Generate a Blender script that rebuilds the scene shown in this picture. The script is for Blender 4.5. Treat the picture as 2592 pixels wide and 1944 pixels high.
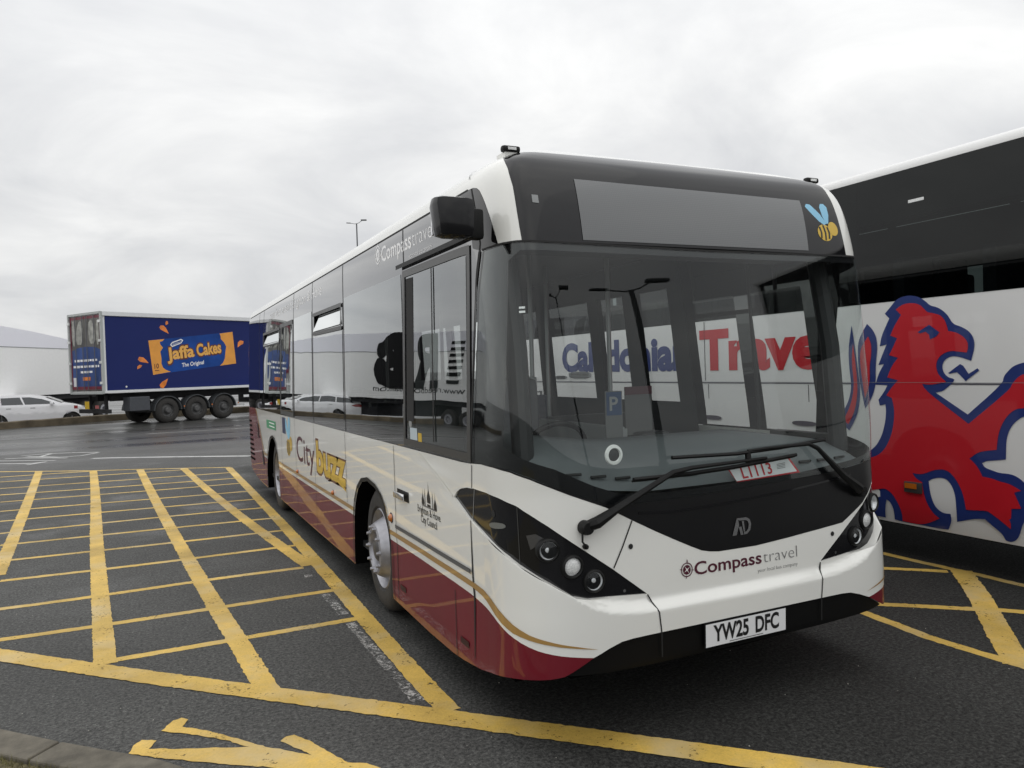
import bpy, bmesh, math, random
import numpy as np
from mathutils import Matrix, Vector
from mathutils.geometry import delaunay_2d_cdt

for o in list(bpy.data.objects): bpy.data.objects.remove(o)
random.seed(7); RNG = np.random.default_rng(7)
SC = bpy.context.scene
COL = SC.collection
PI = math.pi

# ------------------------------------------------------------------ camera
cd = bpy.data.cameras.new('camera'); cam = bpy.data.objects.new('camera', cd); COL.objects.link(cam)
cd.sensor_width = 36.0; cd.lens = 1941.7/2592*36; cd.clip_start = 0.05; cd.clip_end = 3000
RW = Matrix(((0.90246867, -0.42961287, -0.03135403), (0.03705629, 0.00491145, 0.99930111), (-0.42915862, -0.90299981, 0.02035229)))
cam.matrix_world = Matrix.Translation((-1.505, -3.04, 1.8155)) @ RW.transposed().to_4x4()
SC.camera = cam
# ------------------------------------------------------------------ world: cloudy sky over a physical sky
SUN_EL, SUN_AZ = math.radians(48), math.radians(-78)
W = bpy.data.worlds.new('World'); SC.world = W; W.use_nodes = True
wn, wl = W.node_tree.nodes, W.node_tree.links
for n in list(wn): wn.remove(n)
def N(t, **k):
    n = wn.new(t)
    for a, b in k.items(): setattr(n, a, b)
    return n
bgn = N('ShaderNodeBackground'); wo = N('ShaderNodeOutputWorld'); wl.new(bgn.outputs[0], wo.inputs[0])
sky = N('ShaderNodeTexSky', sky_type='NISHITA', sun_disc=False, sun_elevation=SUN_EL, sun_rotation=SUN_AZ)
tc = N('ShaderNodeTexCoord'); sx = N('ShaderNodeSeparateXYZ'); wl.new(tc.outputs['Generated'], sx.inputs[0])
def M2(op, a, b=None, c=None):
    n = N('ShaderNodeMath', operation=op)
    for i, v in enumerate((a, b, c)):
        if v is None: continue
        if isinstance(v, (int, float)): n.inputs[i].default_value = v
        else: wl.new(v, n.inputs[i])
    return n.outputs[0]
zc = M2('MAXIMUM', sx.outputs[2], 0.0)
den = M2('ADD', zc, 0.26)
cx = N('ShaderNodeCombineXYZ'); wl.new(M2('DIVIDE', sx.outputs[0], den), cx.inputs[0]); wl.new(M2('DIVIDE', sx.outputs[1], den), cx.inputs[1])
nz = N('ShaderNodeTexNoise'); nz.inputs['Scale'].default_value = 1.7; nz.inputs['Detail'].default_value = 9; nz.inputs['Roughness'].default_value = 0.56; nz.inputs['Distortion'].default_value = 0.5
wl.new(cx.outputs[0], nz.inputs['Vector'])
nz2 = N('ShaderNodeTexNoise'); nz2.inputs['Scale'].default_value = 0.75; nz2.inputs['Detail'].default_value = 5
wl.new(cx.outputs[0], nz2.inputs['Vector'])
mixn = M2('ADD', M2('MULTIPLY', nz.outputs[0], 0.6), M2('MULTIPLY', nz2.outputs[0], 0.4))
cr = N('ShaderNodeValToRGB'); wl.new(mixn, cr.inputs[0])
cr.color_ramp.elements[0].position = 0.36; cr.color_ramp.elements[0].color = (0.63, 0.64, 0.66, 1)
cr.color_ramp.elements[1].position = 0.62; cr.color_ramp.elements[1].color = (0.93, 0.93, 0.92, 1)
e = cr.color_ramp.elements.new(0.5); e.color = (0.775, 0.78, 0.785, 1)
gain = M2('ADD', 7.9, M2('MULTIPLY', M2('POWER', zc, 1.4), 8.5))
cm = N('ShaderNodeVectorMath', operation='SCALE'); wl.new(cr.outputs[0], cm.inputs[0]); wl.new(gain, cm.inputs['Scale'])
mx = N('ShaderNodeMix', data_type='RGBA'); mx.inputs[0].default_value = 0.97
wl.new(sky.outputs[0], mx.inputs[6]); wl.new(cm.outputs[0], mx.inputs[7]); wl.new(mx.outputs[2], bgn.inputs[0])
bgn.inputs[1].default_value = 0.118
# ------------------------------------------------------------------ sun (veiled by cloud)
sd = bpy.data.lights.new('sun', 'SUN'); sd.energy = 0.5; sd.angle = math.radians(150); sd.color = (1.0, 0.97, 0.92)
so = bpy.data.objects.new('sun', sd); COL.objects.link(so)
so.rotation_euler = Vector((-0.75, -0.15, 0.85)).to_track_quat('Z', 'Y').to_euler()
SC.view_settings.view_transform = 'Standard'; SC.view_settings.look = 'None'
SC.view_settings.exposure = 0.0; SC.view_settings.gamma = 1.0
try: SC.view_settings.use_curve_mapping = False
except Exception: pass

# ------------------------------------------------------------------ materials
MATS = {}
def mat(name, col=(0.5, 0.5, 0.5), rough=0.5, metal=0.0, coat=0.0, spec=0.5, noise=0.0, nscale=8.0, bump=0.0, bscale=200.0, emit=None):
    if name in MATS: return MATS[name]
    m = bpy.data.materials.new(name); m.use_nodes = True; t = m.node_tree
    b = t.nodes['Principled BSDF']
    b.inputs['Base Color'].default_value = (*col, 1); b.inputs['Roughness'].default_value = rough
    b.inputs['Metallic'].default_value = metal; b.inputs['Coat Weight'].default_value = coat; b.inputs['Coat Roughness'].default_value = 0.02
    b.inputs['Specular IOR Level'].default_value = spec
    co = t.nodes.new('ShaderNodeTexCoord')
    if noise > 0:
        n = t.nodes.new('ShaderNodeTexNoise'); n.inputs['Scale'].default_value = nscale; n.inputs['Detail'].default_value = 6
        t.links.new(co.outputs['Object'], n.inputs['Vector'])
        r = t.nodes.new('ShaderNodeMapRange'); r.inputs['From Min'].default_value = 0.3; r.inputs['From Max'].default_value = 0.7
        r.inputs['To Min'].default_value = 1-noise; r.inputs['To Max'].default_value = 1+noise
        t.links.new(n.outputs[0], r.inputs[0])
        v = t.nodes.new('ShaderNodeVectorMath'); v.operation = 'SCALE'; v.inputs[0].default_value = col
        t.links.new(r.outputs[0], v.inputs['Scale']); t.links.new(v.outputs[0], b.inputs['Base Color'])
    if bump > 0:
        n2 = t.nodes.new('ShaderNodeTexNoise'); n2.inputs['Scale'].default_value = bscale; n2.inputs['Detail'].default_value = 3
        t.links.new(co.outputs['Object'], n2.inputs['Vector'])
        bp = t.nodes.new('ShaderNodeBump'); bp.inputs['Strength'].default_value = bump; bp.inputs['Distance'].default_value = 0.005
        t.links.new(n2.outputs[0], bp.inputs['Height']); t.links.new(bp.outputs[0], b.inputs['Normal'])
    MATS[name] = m; return m

def glass(name, tint=(0.8, 0.85, 0.83), ior=1.6, boost=1.0, ripple=0.0):
    if name in MATS: return MATS[name]
    m = bpy.data.materials.new(name); m.use_nodes = True; t = m.node_tree
    for n in list(t.nodes): t.nodes.remove(n)
    o = t.nodes.new('ShaderNodeOutputMaterial'); mx = t.nodes.new('ShaderNodeMixShader')
    tr = t.nodes.new('ShaderNodeBsdfTransparent'); tr.inputs[0].default_value = (*tint, 1)
    gl = t.nodes.new('ShaderNodeBsdfGlossy'); gl.inputs['Roughness'].default_value = 0.004; gl.inputs['Color'].default_value = (0.95, 0.97, 0.97, 1)
    fr = t.nodes.new('ShaderNodeFresnel'); fr.inputs[0].default_value = ior
    mu = t.nodes.new('ShaderNodeMath'); mu.operation = 'MULTIPLY'; mu.inputs[1].default_value = boost; mu.use_clamp = True
    ge = t.nodes.new('ShaderNodeNewGeometry'); im = t.nodes.new('ShaderNodeMapRange'); im.inputs['To Min'].default_value = ior; im.inputs['To Max'].default_value = 1/ior
    t.links.new(ge.outputs['Backfacing'], im.inputs[0]); t.links.new(im.outputs[0], fr.inputs[0])
    t.links.new(fr.outputs[0], mu.inputs[0]); t.links.new(mu.outputs[0], mx.inputs[0])
    t.links.new(tr.outputs[0], mx.inputs[1]); t.links.new(gl.outputs[0], mx.inputs[2]); t.links.new(mx.outputs[0], o.inputs[0])
    if ripple > 0:
        co = t.nodes.new('ShaderNodeTexCoord')
        n = t.nodes.new('ShaderNodeTexNoise'); n.inputs['Scale'].default_value = 1.6; n.inputs['Detail'].default_value = 1
        t.links.new(co.outputs['Object'], n.inputs['Vector'])
        bp = t.nodes.new('ShaderNodeBump'); bp.inputs['Strength'].default_value = ripple; bp.inputs['Distance'].default_value = 0.02
        t.links.new(n.outputs[0], bp.inputs['Height']); t.links.new(bp.outputs[0], gl.inputs['Normal']); t.links.new(bp.outputs[0], fr.inputs['Normal'])
    MATS[name] = m; return m

m_white = mat('white_paint', (0.78, 0.78, 0.74), 0.35, coat=1.0, noise=0.02, nscale=1.5)
m_maroon = mat('maroon_paint', (0.145, 0.004, 0.013), 0.5, coat=0.75, spec=0.3, noise=0.06, nscale=2)
m_gold = mat('gold_stripe', (0.36, 0.21, 0.06), 0.4, coat=0.8)
m_blackg = mat('black_gloss', (0.008, 0.008, 0.009), 0.05, spec=0.42, coat=0.0)
m_blacks = mat('black_satin', (0.006, 0.006, 0.0065), 0.32, spec=0.28, noise=0.1)
m_blackp = mat('black_plastic', (0.007, 0.007, 0.007), 0.5, spec=.25, noise=0.2, nscale=20)
m_seam = mat('panel_gap', (0.012, 0.012, 0.012), 0.8)
m_rubber = mat('tyre_rubber', (0.03, 0.028, 0.026), 0.8, noise=0.25, nscale=12, bump=0.3, bscale=60)
m_rim = mat('silver_rim', (0.36, 0.36, 0.385), 0.42, metal=0.7, noise=0.18, nscale=14)
m_chrome = mat('chrome', (0.85, 0.85, 0.87), 0.08, metal=1.0)
m_under = mat('underside', (0.003, 0.003, 0.003), 0.95, spec=.05)
m_wscreen = glass('windscreen_glass', (0.91, 0.95, 0.94), 1.52, 1.05)
m_sideg = glass('tinted_side_glass', (0.36, 0.39, 0.38), 1.62, 2.1, 0.08)
m_band = mat('side_band_black', (0.012, 0.012, 0.013), 0.02, coat=1.0)
m_band.node_tree.nodes['Principled BSDF'].inputs['IOR'].default_value = 1.95
m_clear = glass('clear_glass', (0.95, 0.96, 0.96), 1.45, .8)
m_lining = mat('interior_lining', (0.045, 0.046, 0.048), 0.7, noise=0.05)
m_darkin = mat('dark_interior', (0.014, 0.015, 0.016), 0.6, noise=0.1)
m_dash = mat('dashboard_plastic', (0.10, 0.112, 0.116), 0.6, noise=0.06, nscale=6)
m_seat = mat('seat_fabric', (0.05, 0.055, 0.075), 0.9, noise=0.3, nscale=40)
m_grey = mat('mid_grey_plastic', (0.25, 0.26, 0.26), 0.5)
m_whitep = mat('white_plastic', (0.78, 0.78, 0.76), 0.4)
m_textw = mat('white_lettering', (0.88, 0.88, 0.88), 0.4)
m_textm = mat('maroon_lettering', (0.07, 0.006, 0.02), 0.4)
m_textg = mat('grey_lettering', (0.16, 0.16, 0.16), 0.4)
m_textb = mat('black_lettering', (0.012, 0.012, 0.012), 0.4)
m_yel = mat('yellow_vinyl', (0.62, 0.40, 0.015), 0.4, coat=0.5)
m_plate = mat('plate_white', (0.74, 0.75, 0.76), 0.4)
m_amber = mat('amber_lens', (0.45, 0.12, 0.01), 0.2, coat=1)
m_red = mat('red_vinyl', (0.50, 0.008, 0.018), 0.4, coat=0.7)
m_blue = mat('blue_vinyl', (0.012, 0.03, 0.16), 0.4, coat=0.7)
m_skyb = mat('pale_blue_vinyl', (0.25, 0.55, 0.75), 0.4)

# ------------------------------------------------------------------ helpers
def tag(o, label=None, cat=None, group=None, kind=None):
    if label: o['label'] = label
    if cat: o['category'] = cat
    if group: o['group'] = group
    if kind: o['kind'] = kind
    return o
def empty(name, loc=(0, 0, 0), rz=0.0, parent=None):
    o = bpy.data.objects.new(name, None); COL.objects.link(o); o.location = loc; o.rotation_euler = (0, 0, rz); o.empty_display_size = 0.2
    if parent: o.parent = parent
    return o
def mkobj(name, verts, faces, m, parent=None, normals=None, smooth=False, mats=None, fm=None):
    me = bpy.data.meshes.new(name); me.from_pydata([tuple(map(float, v)) for v in verts], [], [tuple(map(int, f)) for f in faces])
    for mm in (mats or [m]): me.materials.append(mm)
    if fm is not None: me.polygons.foreach_set('material_index', list(fm))
    if smooth or normals is not None: me.polygons.foreach_set('use_smooth', [True]*len(me.polygons))
    me.update()
    if normals is not None: me.normals_split_custom_set_from_vertices([tuple(map(float, n)) for n in normals])
    o = bpy.data.objects.new(name, me); COL.objects.link(o)
    if parent: o.parent = parent
    return o
class MB:
    """collects simple shapes into one mesh"""
    def __init__(s): s.v = []; s.f = []
    def add(s, vs, fs):
        b = len(s.v); s.v += [tuple(x) for x in vs]; s.f += [tuple(i+b for i in f) for f in fs]; return s
    def box(s, c, d, rot=None, bev=0.0):
        x, y, z = d[0]/2, d[1]/2, d[2]/2
        if bev > 0:
            bm = bmesh.new(); bmesh.ops.create_cube(bm, size=1); bmesh.ops.scale(bm, vec=d, verts=bm.verts)
            bmesh.ops.bevel(bm, geom=bm.edges[:], offset=bev, segments=2, affect='EDGES', profile=0.6)
            vs = [v.co.copy() for v in bm.verts]; fs = [[v.index for v in f.verts] for f in bm.faces]; bm.free()
        else:
            vs = [Vector(p) for p in ((-x,-y,-z),(x,-y,-z),(x,y,-z),(-x,y,-z),(-x,-y,z),(x,-y,z),(x,y,z),(-x,y,z))]
            fs = [(0,3,2,1),(4,5,6,7),(0,1,5,4),(1,2,6,5),(2,3,7,6),(3,0,4,7)]
        if rot is not None: vs = [rot @ v for v in vs]
        return s.add([v+Vector(c) for v in vs], fs)
    def tube(s, pts, r, n=8, cap=True):
        pts = [Vector(p) for p in pts]; rs = r if isinstance(r, (list, tuple)) else [r]*len(pts)
        rings = []; up = None
        for i, p in enumerate(pts):
            d = (pts[min(i+1, len(pts)-1)]-pts[max(i-1, 0)]).normalized()
            if up is None: up = Vector((0, 0, 1)) if abs(d.z) < .9 else Vector((1, 0, 0))
            a = d.cross(up).normalized(); b = a.cross(d).normalized()
            rings.append([p+a*math.cos(2*PI*k/n)*rs[i]+b*math.sin(2*PI*k/n)*rs[i] for k in range(n)])
        vs = [v for R in rings for v in R]; fs = []
        for i in range(len(rings)-1):
            for k in range(n): fs.append((i*n+k, i*n+(k+1) % n, (i+1)*n+(k+1) % n, (i+1)*n+k))
        if cap: fs += [tuple(range(n-1, -1, -1)), tuple(range((len(rings)-1)*n, len(rings)*n))]
        return s.add(vs, fs)
    def lathe(s, prof, c=(0, 0, 0), axis='x', n=48, sgn=1):
        """prof: (radius, offset along axis)"""
        vs = []; fs = []; m = len(prof)
        for k in range(n):
            a = 2*PI*k/n; ca, sa = math.cos(a), math.sin(a)
            for r, h in prof:
                if axis == 'x': p = (h*sgn, r*ca, r*sa)
                elif axis == 'y': p = (r*ca, h*sgn, r*sa)
                else: p = (r*ca, r*sa, h*sgn)
                vs.append((p[0]+c[0], p[1]+c[1], p[2]+c[2]))
        for k in range(n):
            k2 = (k+1) % n
            for j in range(m-1): fs.append((k*m+j, k2*m+j, k2*m+j+1, k*m+j+1))
        return s.add(vs, fs)
    def prism(s, poly, fn, h0, h1):
        """poly 2-D, fn(u, v, h) -> point"""
        n = len(poly); vs = [fn(u, v, h0) for u, v in poly]+[fn(u, v, h1) for u, v in poly]
        fs = [tuple(range(n-1, -1, -1)), tuple(range(n, 2*n))]+[(i, (i+1) % n, n+(i+1) % n, n+i) for i in range(n)]
        return s.add(vs, fs)
    def build(s, name, m, parent=None, smooth=False, bev=0.0):
        o = mkobj(name, s.v, s.f, m, parent)
        bm = bmesh.new(); bm.from_mesh(o.data); bmesh.ops.recalc_face_normals(bm, faces=bm.faces); bm.to_mesh(o.data); bm.free()
        if smooth:
            o.data.polygons.foreach_set('use_smooth', [True]*len(o.data.polygons))
            try: o.data.set_sharp_from_angle(angle=math.radians(35))
            except Exception: pass
        if bev > 0:
            md = o.modifiers.new('bevel', 'BEVEL'); md.width = bev; md.segments = 2; md.limit_method = 'ANGLE'; md.angle_limit = math.radians(40)
        return o
def smoothpoly(pts, it=1, closed=True):
    for _ in range(it):
        q = []; n = len(pts)
        for i in range(n):
            a, b = pts[i], pts[(i+1) % n]
            q += [(a[0]*.75+b[0]*.25, a[1]*.75+b[1]*.25), (a[0]*.25+b[0]*.75, a[1]*.25+b[1]*.75)]
        pts = q
    return pts
def softpoly(pts, lim=48):
    """rounds the gentle bends of an outline and keeps its sharp points"""
    for _ in range(2):
        q = []; n = len(pts)
        for i in range(n):
            a, b, c = Vector(pts[i-1]), Vector(pts[i]), Vector(pts[(i+1) % n]); u, v = b-a, c-b
            ang = math.degrees(u.angle(v)) if u.length > 1e-6 and v.length > 1e-6 else 0
            if ang > lim: q.append(tuple(b))
            else: q += [tuple(b*.75+a*.25), tuple(b*.75+c*.25)]
        pts = q
    return pts
def mir(p): return [(-x, y) for x, y in p]
def inside(px, py, rings):
    c = np.zeros(len(px), bool)
    for R in rings:
        R = np.asarray(R); x1, y1 = R[:, 0], R[:, 1]; x2, y2 = np.roll(x1, -1), np.roll(y1, -1)
        for a, b, c_, d in zip(x1, y1, x2, y2):
            if b == d: continue
            m = ((b > py) != (d > py)); xx = (c_-a)*(py-b)/(d-b)+a
            c ^= (m & (px < xx))
    return c
def densify(R, ed):
    out = []
    n = len(R)
    for i in range(n):
        a, b = R[i], R[(i+1) % n]; L_ = math.hypot(b[0]-a[0], b[1]-a[1]); k = max(1, int(math.ceil(L_/ed)))
        for j in range(k): t = j/k; out.append((a[0]+(b[0]-a[0])*t, a[1]+(b[1]-a[1])*t))
    return out
def cdt(rings, gx=(), gy=()):
    vs = []; ed = []
    for R in rings:
        b = len(vs); n = len(R); vs += [Vector((float(x), float(y))) for x, y in R]; ed += [(b+i, b+(i+1) % n) for i in range(n)]
    if len(gx) and len(gy):
        GX, GY = np.meshgrid(gx, gy); GX = GX.ravel()+RNG.uniform(-1e-4, 1e-4, GX.size); GY = GY.ravel()+RNG.uniform(-1e-4, 1e-4, GY.size)
        k = inside(GX, GY, rings)
        vs += [Vector((float(x), float(y))) for x, y in zip(GX[k], GY[k])]
    ov, oe, of, _, _, _ = delaunay_2d_cdt(vs, ed, [], 0, 1e-6)
    P2 = np.array([(v.x, v.y) for v in ov]); F = np.array([f for f in of if len(f) == 3], int)
    cen = P2[F].mean(1); k = inside(cen[:, 0], cen[:, 1], rings)
    return P2, F[k]
def sheet(name, rings, fn, m, parent=None, off=0.0, gx=(), gy=(), ed=0.0):
    """triangulated patch of the parametric surface fn(A, V) -> points, normals"""
    warp = getattr(fn, 'warp', None)
    if warp: rings = [[warp(p) for p in R] for R in rings]; gx = [warp((x, 0))[0] for x in gx]
    rings = [densify(R, ed) if ed > 0 else R for R in rings]
    P2, F = cdt(rings, gx, gy)
    if warp:
        ax_ = np.abs(P2[:, 0]); P2[:, 0] = np.sign(P2[:, 0])*np.where(ax_ > 1.7, 1.7+(ax_-1.7)*10, ax_)
    pts, nr = fn(P2[:, 0], P2[:, 1]); pts = pts+nr*off
    fn_ = np.cross(pts[F[:, 1]]-pts[F[:, 0]], pts[F[:, 2]]-pts[F[:, 0]]); fl = (fn_*nr[F[:, 0]]).sum(1) < 0
    F[fl] = F[fl][:, ::-1]
    return mkobj(name, pts, F, m, parent, normals=nr)
def _warp(p):
    a = abs(p[0]); return (math.copysign(1.7+(a-1.7)*.1 if a > 1.7 else a, p[0]), p[1])
def gridmesh(name, fn, As, Vs, m, parent=None, off=0.0):
    AA, VV = np.meshgrid(As, Vs, indexing='ij'); p, n = fn(AA.ravel(), VV.ravel()); p = p+n*off; k = len(Vs)
    F = [(i*k+j, (i+1)*k+j, (i+1)*k+j+1, i*k+j+1) for i in range(len(As)-1) for j in range(k-1)]
    f = F[0]; fl = (np.cross(p[f[1]]-p[f[0]], p[f[2]]-p[f[0]])*n[f[0]]).sum() < 0
    return mkobj(name, p, [q[::-1] for q in F] if fl else F, m, parent, normals=n)
def textmesh(body, bold=0.0, shear=0.0, space=1.0):
    cu = bpy.data.curves.new('t', 'FONT'); cu.body = body; cu.size = 1.0; cu.offset = bold; cu.shear = shear; cu.space_character = space; cu.resolution_u = 4
    o = bpy.data.objects.new('t', cu); COL.objects.link(o)
    dg = bpy.context.evaluated_depsgraph_get(); me = bpy.data.meshes.new_from_object(o.evaluated_get(dg))
    V = np.array([v.co[:2] for v in me.vertices]); F = [tuple(p.vertices) for p in me.polygons]
    bpy.data.objects.remove(o); bpy.data.curves.remove(cu); bpy.data.meshes.remove(me)
    return V, F
_hv, _ = textmesh('H'); CAPH = _hv[:, 1].max()-_hv[:, 1].min()
def text(name, body, fn, p0, p1, cap, m, parent=None, off=0.004, bold=0.0, shear=0.0, fit=True, wig=0.0):
    """p0, p1: baseline ends in surface coordinates; cap: (d0,d1) vector of one capital height, or scalar in v"""
    V, F = textmesh(body, bold, shear)
    x0, x1 = V[:, 0].min(), V[:, 0].max()
    u = (V[:, 0]-x0)/(x1-x0); w = V[:, 1]/CAPH
    if not isinstance(cap, tuple): cap = (0.0, cap)
    A = p0[0]+(p1[0]-p0[0])*u+cap[0]*w; B = p0[1]+(p1[1]-p0[1])*u+cap[1]*w+wig*np.sin(u*9)
    pts, nr = fn(A, B); pts = pts+nr*off
    F2 = []
    for f in F:
        f = list(f)
        n_ = np.cross(pts[f[1]]-pts[f[0]], pts[f[2]]-pts[f[0]])
        if (n_*nr[f[0]]).sum() < 0: f = f[::-1]
        F2.append(f)
    return mkobj(name, pts, F2, m, parent, normals=nr)
def planefn(o, ux, uy):
    o, ux, uy = np.array(o, float), np.array(ux, float), np.array(uy, float); n = np.cross(ux, uy); n /= np.linalg.norm(n)
    def f(A, V):
        A = np.asarray(A, float); V = np.asarray(V, float)
        return o+A[:, None]*ux+V[:, None]*uy, np.repeat(n[None], len(A), 0)
    return f
def circle(c, r, n=24, ry=None): return [(c[0]+r*math.cos(2*PI*k/n), c[1]+(ry or r)*math.sin(2*PI*k/n)) for k in range(n)]
def rect(x0, y0, x1, y1): return [(x0, y0), (x1, y0), (x1, y1), (x0, y1)]
def strip(pts, w):
    """polyline -> closed polygon of width w (2-D)"""
    P_ = [Vector(p) for p in pts]; L_, R_ = [], []
    for i, p in enumerate(P_):
        d = (P_[min(i+1, len(P_)-1)]-P_[max(i-1, 0)]).normalized(); nn = Vector((-d.y, d.x))*(w[i] if isinstance(w, (list, tuple)) else w)/2
        L_.append((p+nn)[:]); R_.append((p-nn)[:])
    return L_+R_[::-1]
# ================================================================== the bus body surface
# a: distance round the front measured from the centre line (positive = driver's side, facing the camera's left), v: height up the skin
BC, BL = 1.22, 10.6
PR = np.array([
(0.12,0.12,1.20,0.215,0.44),(0.20,0.20,1.21,0.125,0.42),(0.30,0.30,1.217,0.065,0.41),(0.38,0.38,1.22,0.037,0.40),(0.60,0.60,1.22,0.033,0.40),
(0.72,0.72,1.22,0.034,0.42),(1.05,1.05,1.22,0.05,0.44),(1.30,1.30,1.22,0.066,0.46),(1.80,1.80,1.205,0.115,0.52),(2.43,2.43,1.182,0.195,0.60),
(2.62,2.62,1.174,0.235,0.64),(2.74,2.74,1.165,0.275,0.68),(2.86,2.845,1.13,0.335,0.75),(2.98,2.91,1.03,0.43,0.86),(3.20,2.97,0.81,0.58,1.04),
(3.50,3.01,0.51,0.85,1.34),(4.01,3.02,0.0,1.3,1.8)])
REARY = np.array([(0.12,0),(2.43,0),(2.62,.02),(2.74,.06),(2.86,.14),(2.98,.28),(3.2,.5),(3.5,.8),(4.01,1.2)])
def hermite(xs, ys, xq):
    xs, ys = np.asarray(xs, float), np.asarray(ys, float); d = np.diff(ys)/np.diff(xs); m = np.zeros_like(ys)
    for i in range(1, len(xs)-1): m[i] = 0 if d[i-1]*d[i] <= 0 else 2*d[i-1]*d[i]/(d[i-1]+d[i])
    m[0], m[-1] = d[0], d[-1]
    i = np.clip(np.searchsorted(xs, xq)-1, 0, len(xs)-2); h = xs[i+1]-xs[i]; t = (xq-xs[i])/h
    return (2*t**3-3*t**2+1)*ys[i]+(t**3-2*t**2+t)*h*m[i]+(-2*t**3+3*t**2)*ys[i+1]+(t**3-t**2)*h*m[i+1]
VQ = np.linspace(0.12, 4.01, 900)
TZ, TW, TF, TY = (hermite(PR[:, 0], PR[:, k], VQ) for k in (1, 2, 3, 4)); TR = hermite(REARY[:, 0], REARY[:, 1], VQ)
_t = np.linspace(0, PI/2, 2000); XI = np.sin(_t)**(2/11); ET = 1-np.cos(_t)
_s = np.concatenate([[0], np.cumsum(np.hypot(np.diff(XI*1.22), np.diff(ET*0.4)))]); AF = _s[-1]
AE = 11.25; RR = 0.35; AR = AE+RR*PI/2+1.22-RR      # rear corner starts, centre of the rear
CRx = [0, .536, .676, .80, .878, .954, 1.026, 1.124, 1.237, 1.307, 1.44, 1.67, 1.95, 2.51, 2.6]
CRy = [.618, .622, .633, .654, .683, .728, .778, .836, .883, .915, .955, 1.012, 1.11, 1.32, 1.32]
def busP(a, v, bump=1.0):
    aa = np.abs(a); sg = np.sign(a)
    z = np.interp(v, VQ, TZ); Wd = np.interp(v, VQ, TW); F = np.interp(v, VQ, TF); YC = np.interp(v, VQ, TY); rr = np.interp(v, VQ, TR)
    xi = np.interp(aa, _s, XI); et = np.interp(aa, _s, ET)**np.interp(v, [1.2, 2.43], [1.0, 2.2])
    ye = BL-RR-rr
    y = np.where(aa <= AF, F+et*(YC-F), YC+(aa-AF)*(ye-YC)/(AE-AF)); x = xi*Wd
    th = np.clip((aa-AE)/RR, 0, PI/2); r2 = np.minimum(RR, Wd)
    y = np.where(aa > AE, ye+RR*np.sin(th), y); x = np.where(aa > AE, Wd-r2*(1-np.cos(th)), x)
    rem = np.clip((aa-AE-RR*PI/2)/(1.22-RR), 0, 1); x = np.where(aa > AE+RR*PI/2, (Wd-r2)*(1-rem), x)
    # bumper step / body crease
    vc = np.interp(aa, CRx, CRy); amp = np.interp(aa, [0, 1.05, 1.25, 1.55, 2.5, 2.6], [.046, .046, .028, .012, .004, 0.0])
    t = np.clip((vc+.055-v)/.055, 0, 1); st = t*t*(3-2*t)*amp*bump
    th2 = np.interp(aa, [0, 1.0, 1.3, 1.5], [0, .25, 1.2, PI/2])
    y = y-st*np.cos(th2); x = x+st*np.sin(th2)*.6
    return np.stack([BC-sg*x, y, z], -1)
def BUS(A, V, bump=1.0):
    A = np.asarray(A, float); V = np.clip(np.asarray(V, float), .121, 4.0)
    h = .006
    p = busP(A, V, bump); da = busP(A+h, V, bump)-busP(A-h, V, bump); dv = busP(A, np.minimum(V+h, 4.005), bump)-busP(A, V-h, bump)
    n = np.cross(dv, da); ln = np.linalg.norm(n, axis=1, keepdims=True)
    n = n/np.maximum(ln, 1e-12)
    bad = (ln[:, 0] < 1e-9) | ((V > 3.9) & (n[:, 2] < 0)); n[bad] = (0, 0, 1)
    return p, n
BUS.warp = _warp
def BUS0(A, V): return BUS(A, V, 0.0)
BUS0.warp = _warp
GA = np.concatenate([-np.arange(1.75, 12.6, .5)[::-1], np.arange(-1.7, 1.71, .02), np.arange(1.75, 12.6, .5)])
GAR = np.concatenate([-np.arange(11.2, AR, .08)[::-1], GA, np.arange(11.2, AR, .08)])
GV = np.concatenate([np.arange(.16,.58,.06), np.arange(.58,1.02,.0135), np.arange(1.03,2.45,.055), np.arange(2.46,2.76,.03)]); GVR = np.arange(2.45, 3.98, .04)
bus = empty('single_decker_bus', (BC, 5.0, 0.0))
OFFS = Matrix.Translation((-BC, -5.0, 0.0))
def child(o, parent=None):
    """parent keeping the mesh in world coordinates"""
    p = parent or bus; o.parent = p
    if p.type == 'EMPTY' and p.parent is None: o.matrix_parent_inverse = Matrix.Translation(-p.location) if abs(p.rotation_euler.z) < 1e-9 else p.matrix_basis.inverted()
    return o
def bs(name, rings, m, off=0.0, gx=GA, gy=GV, ed=.05, parent=None, fn=BUS):
    if rings and isinstance(rings[0], tuple): rings = [rings]
    return child(sheet(name, rings, fn, m, None, off, gx, gy, ed), parent)
def bt(name, body, p0, p1, cap, m, **k):
    par = k.pop('parent', None); k.setdefault('off', .0012 if abs(p0[0]) > 1.8 else .0025); return child(text(name, body, BUS, p0, p1, cap, m, None, **k), par)

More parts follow.
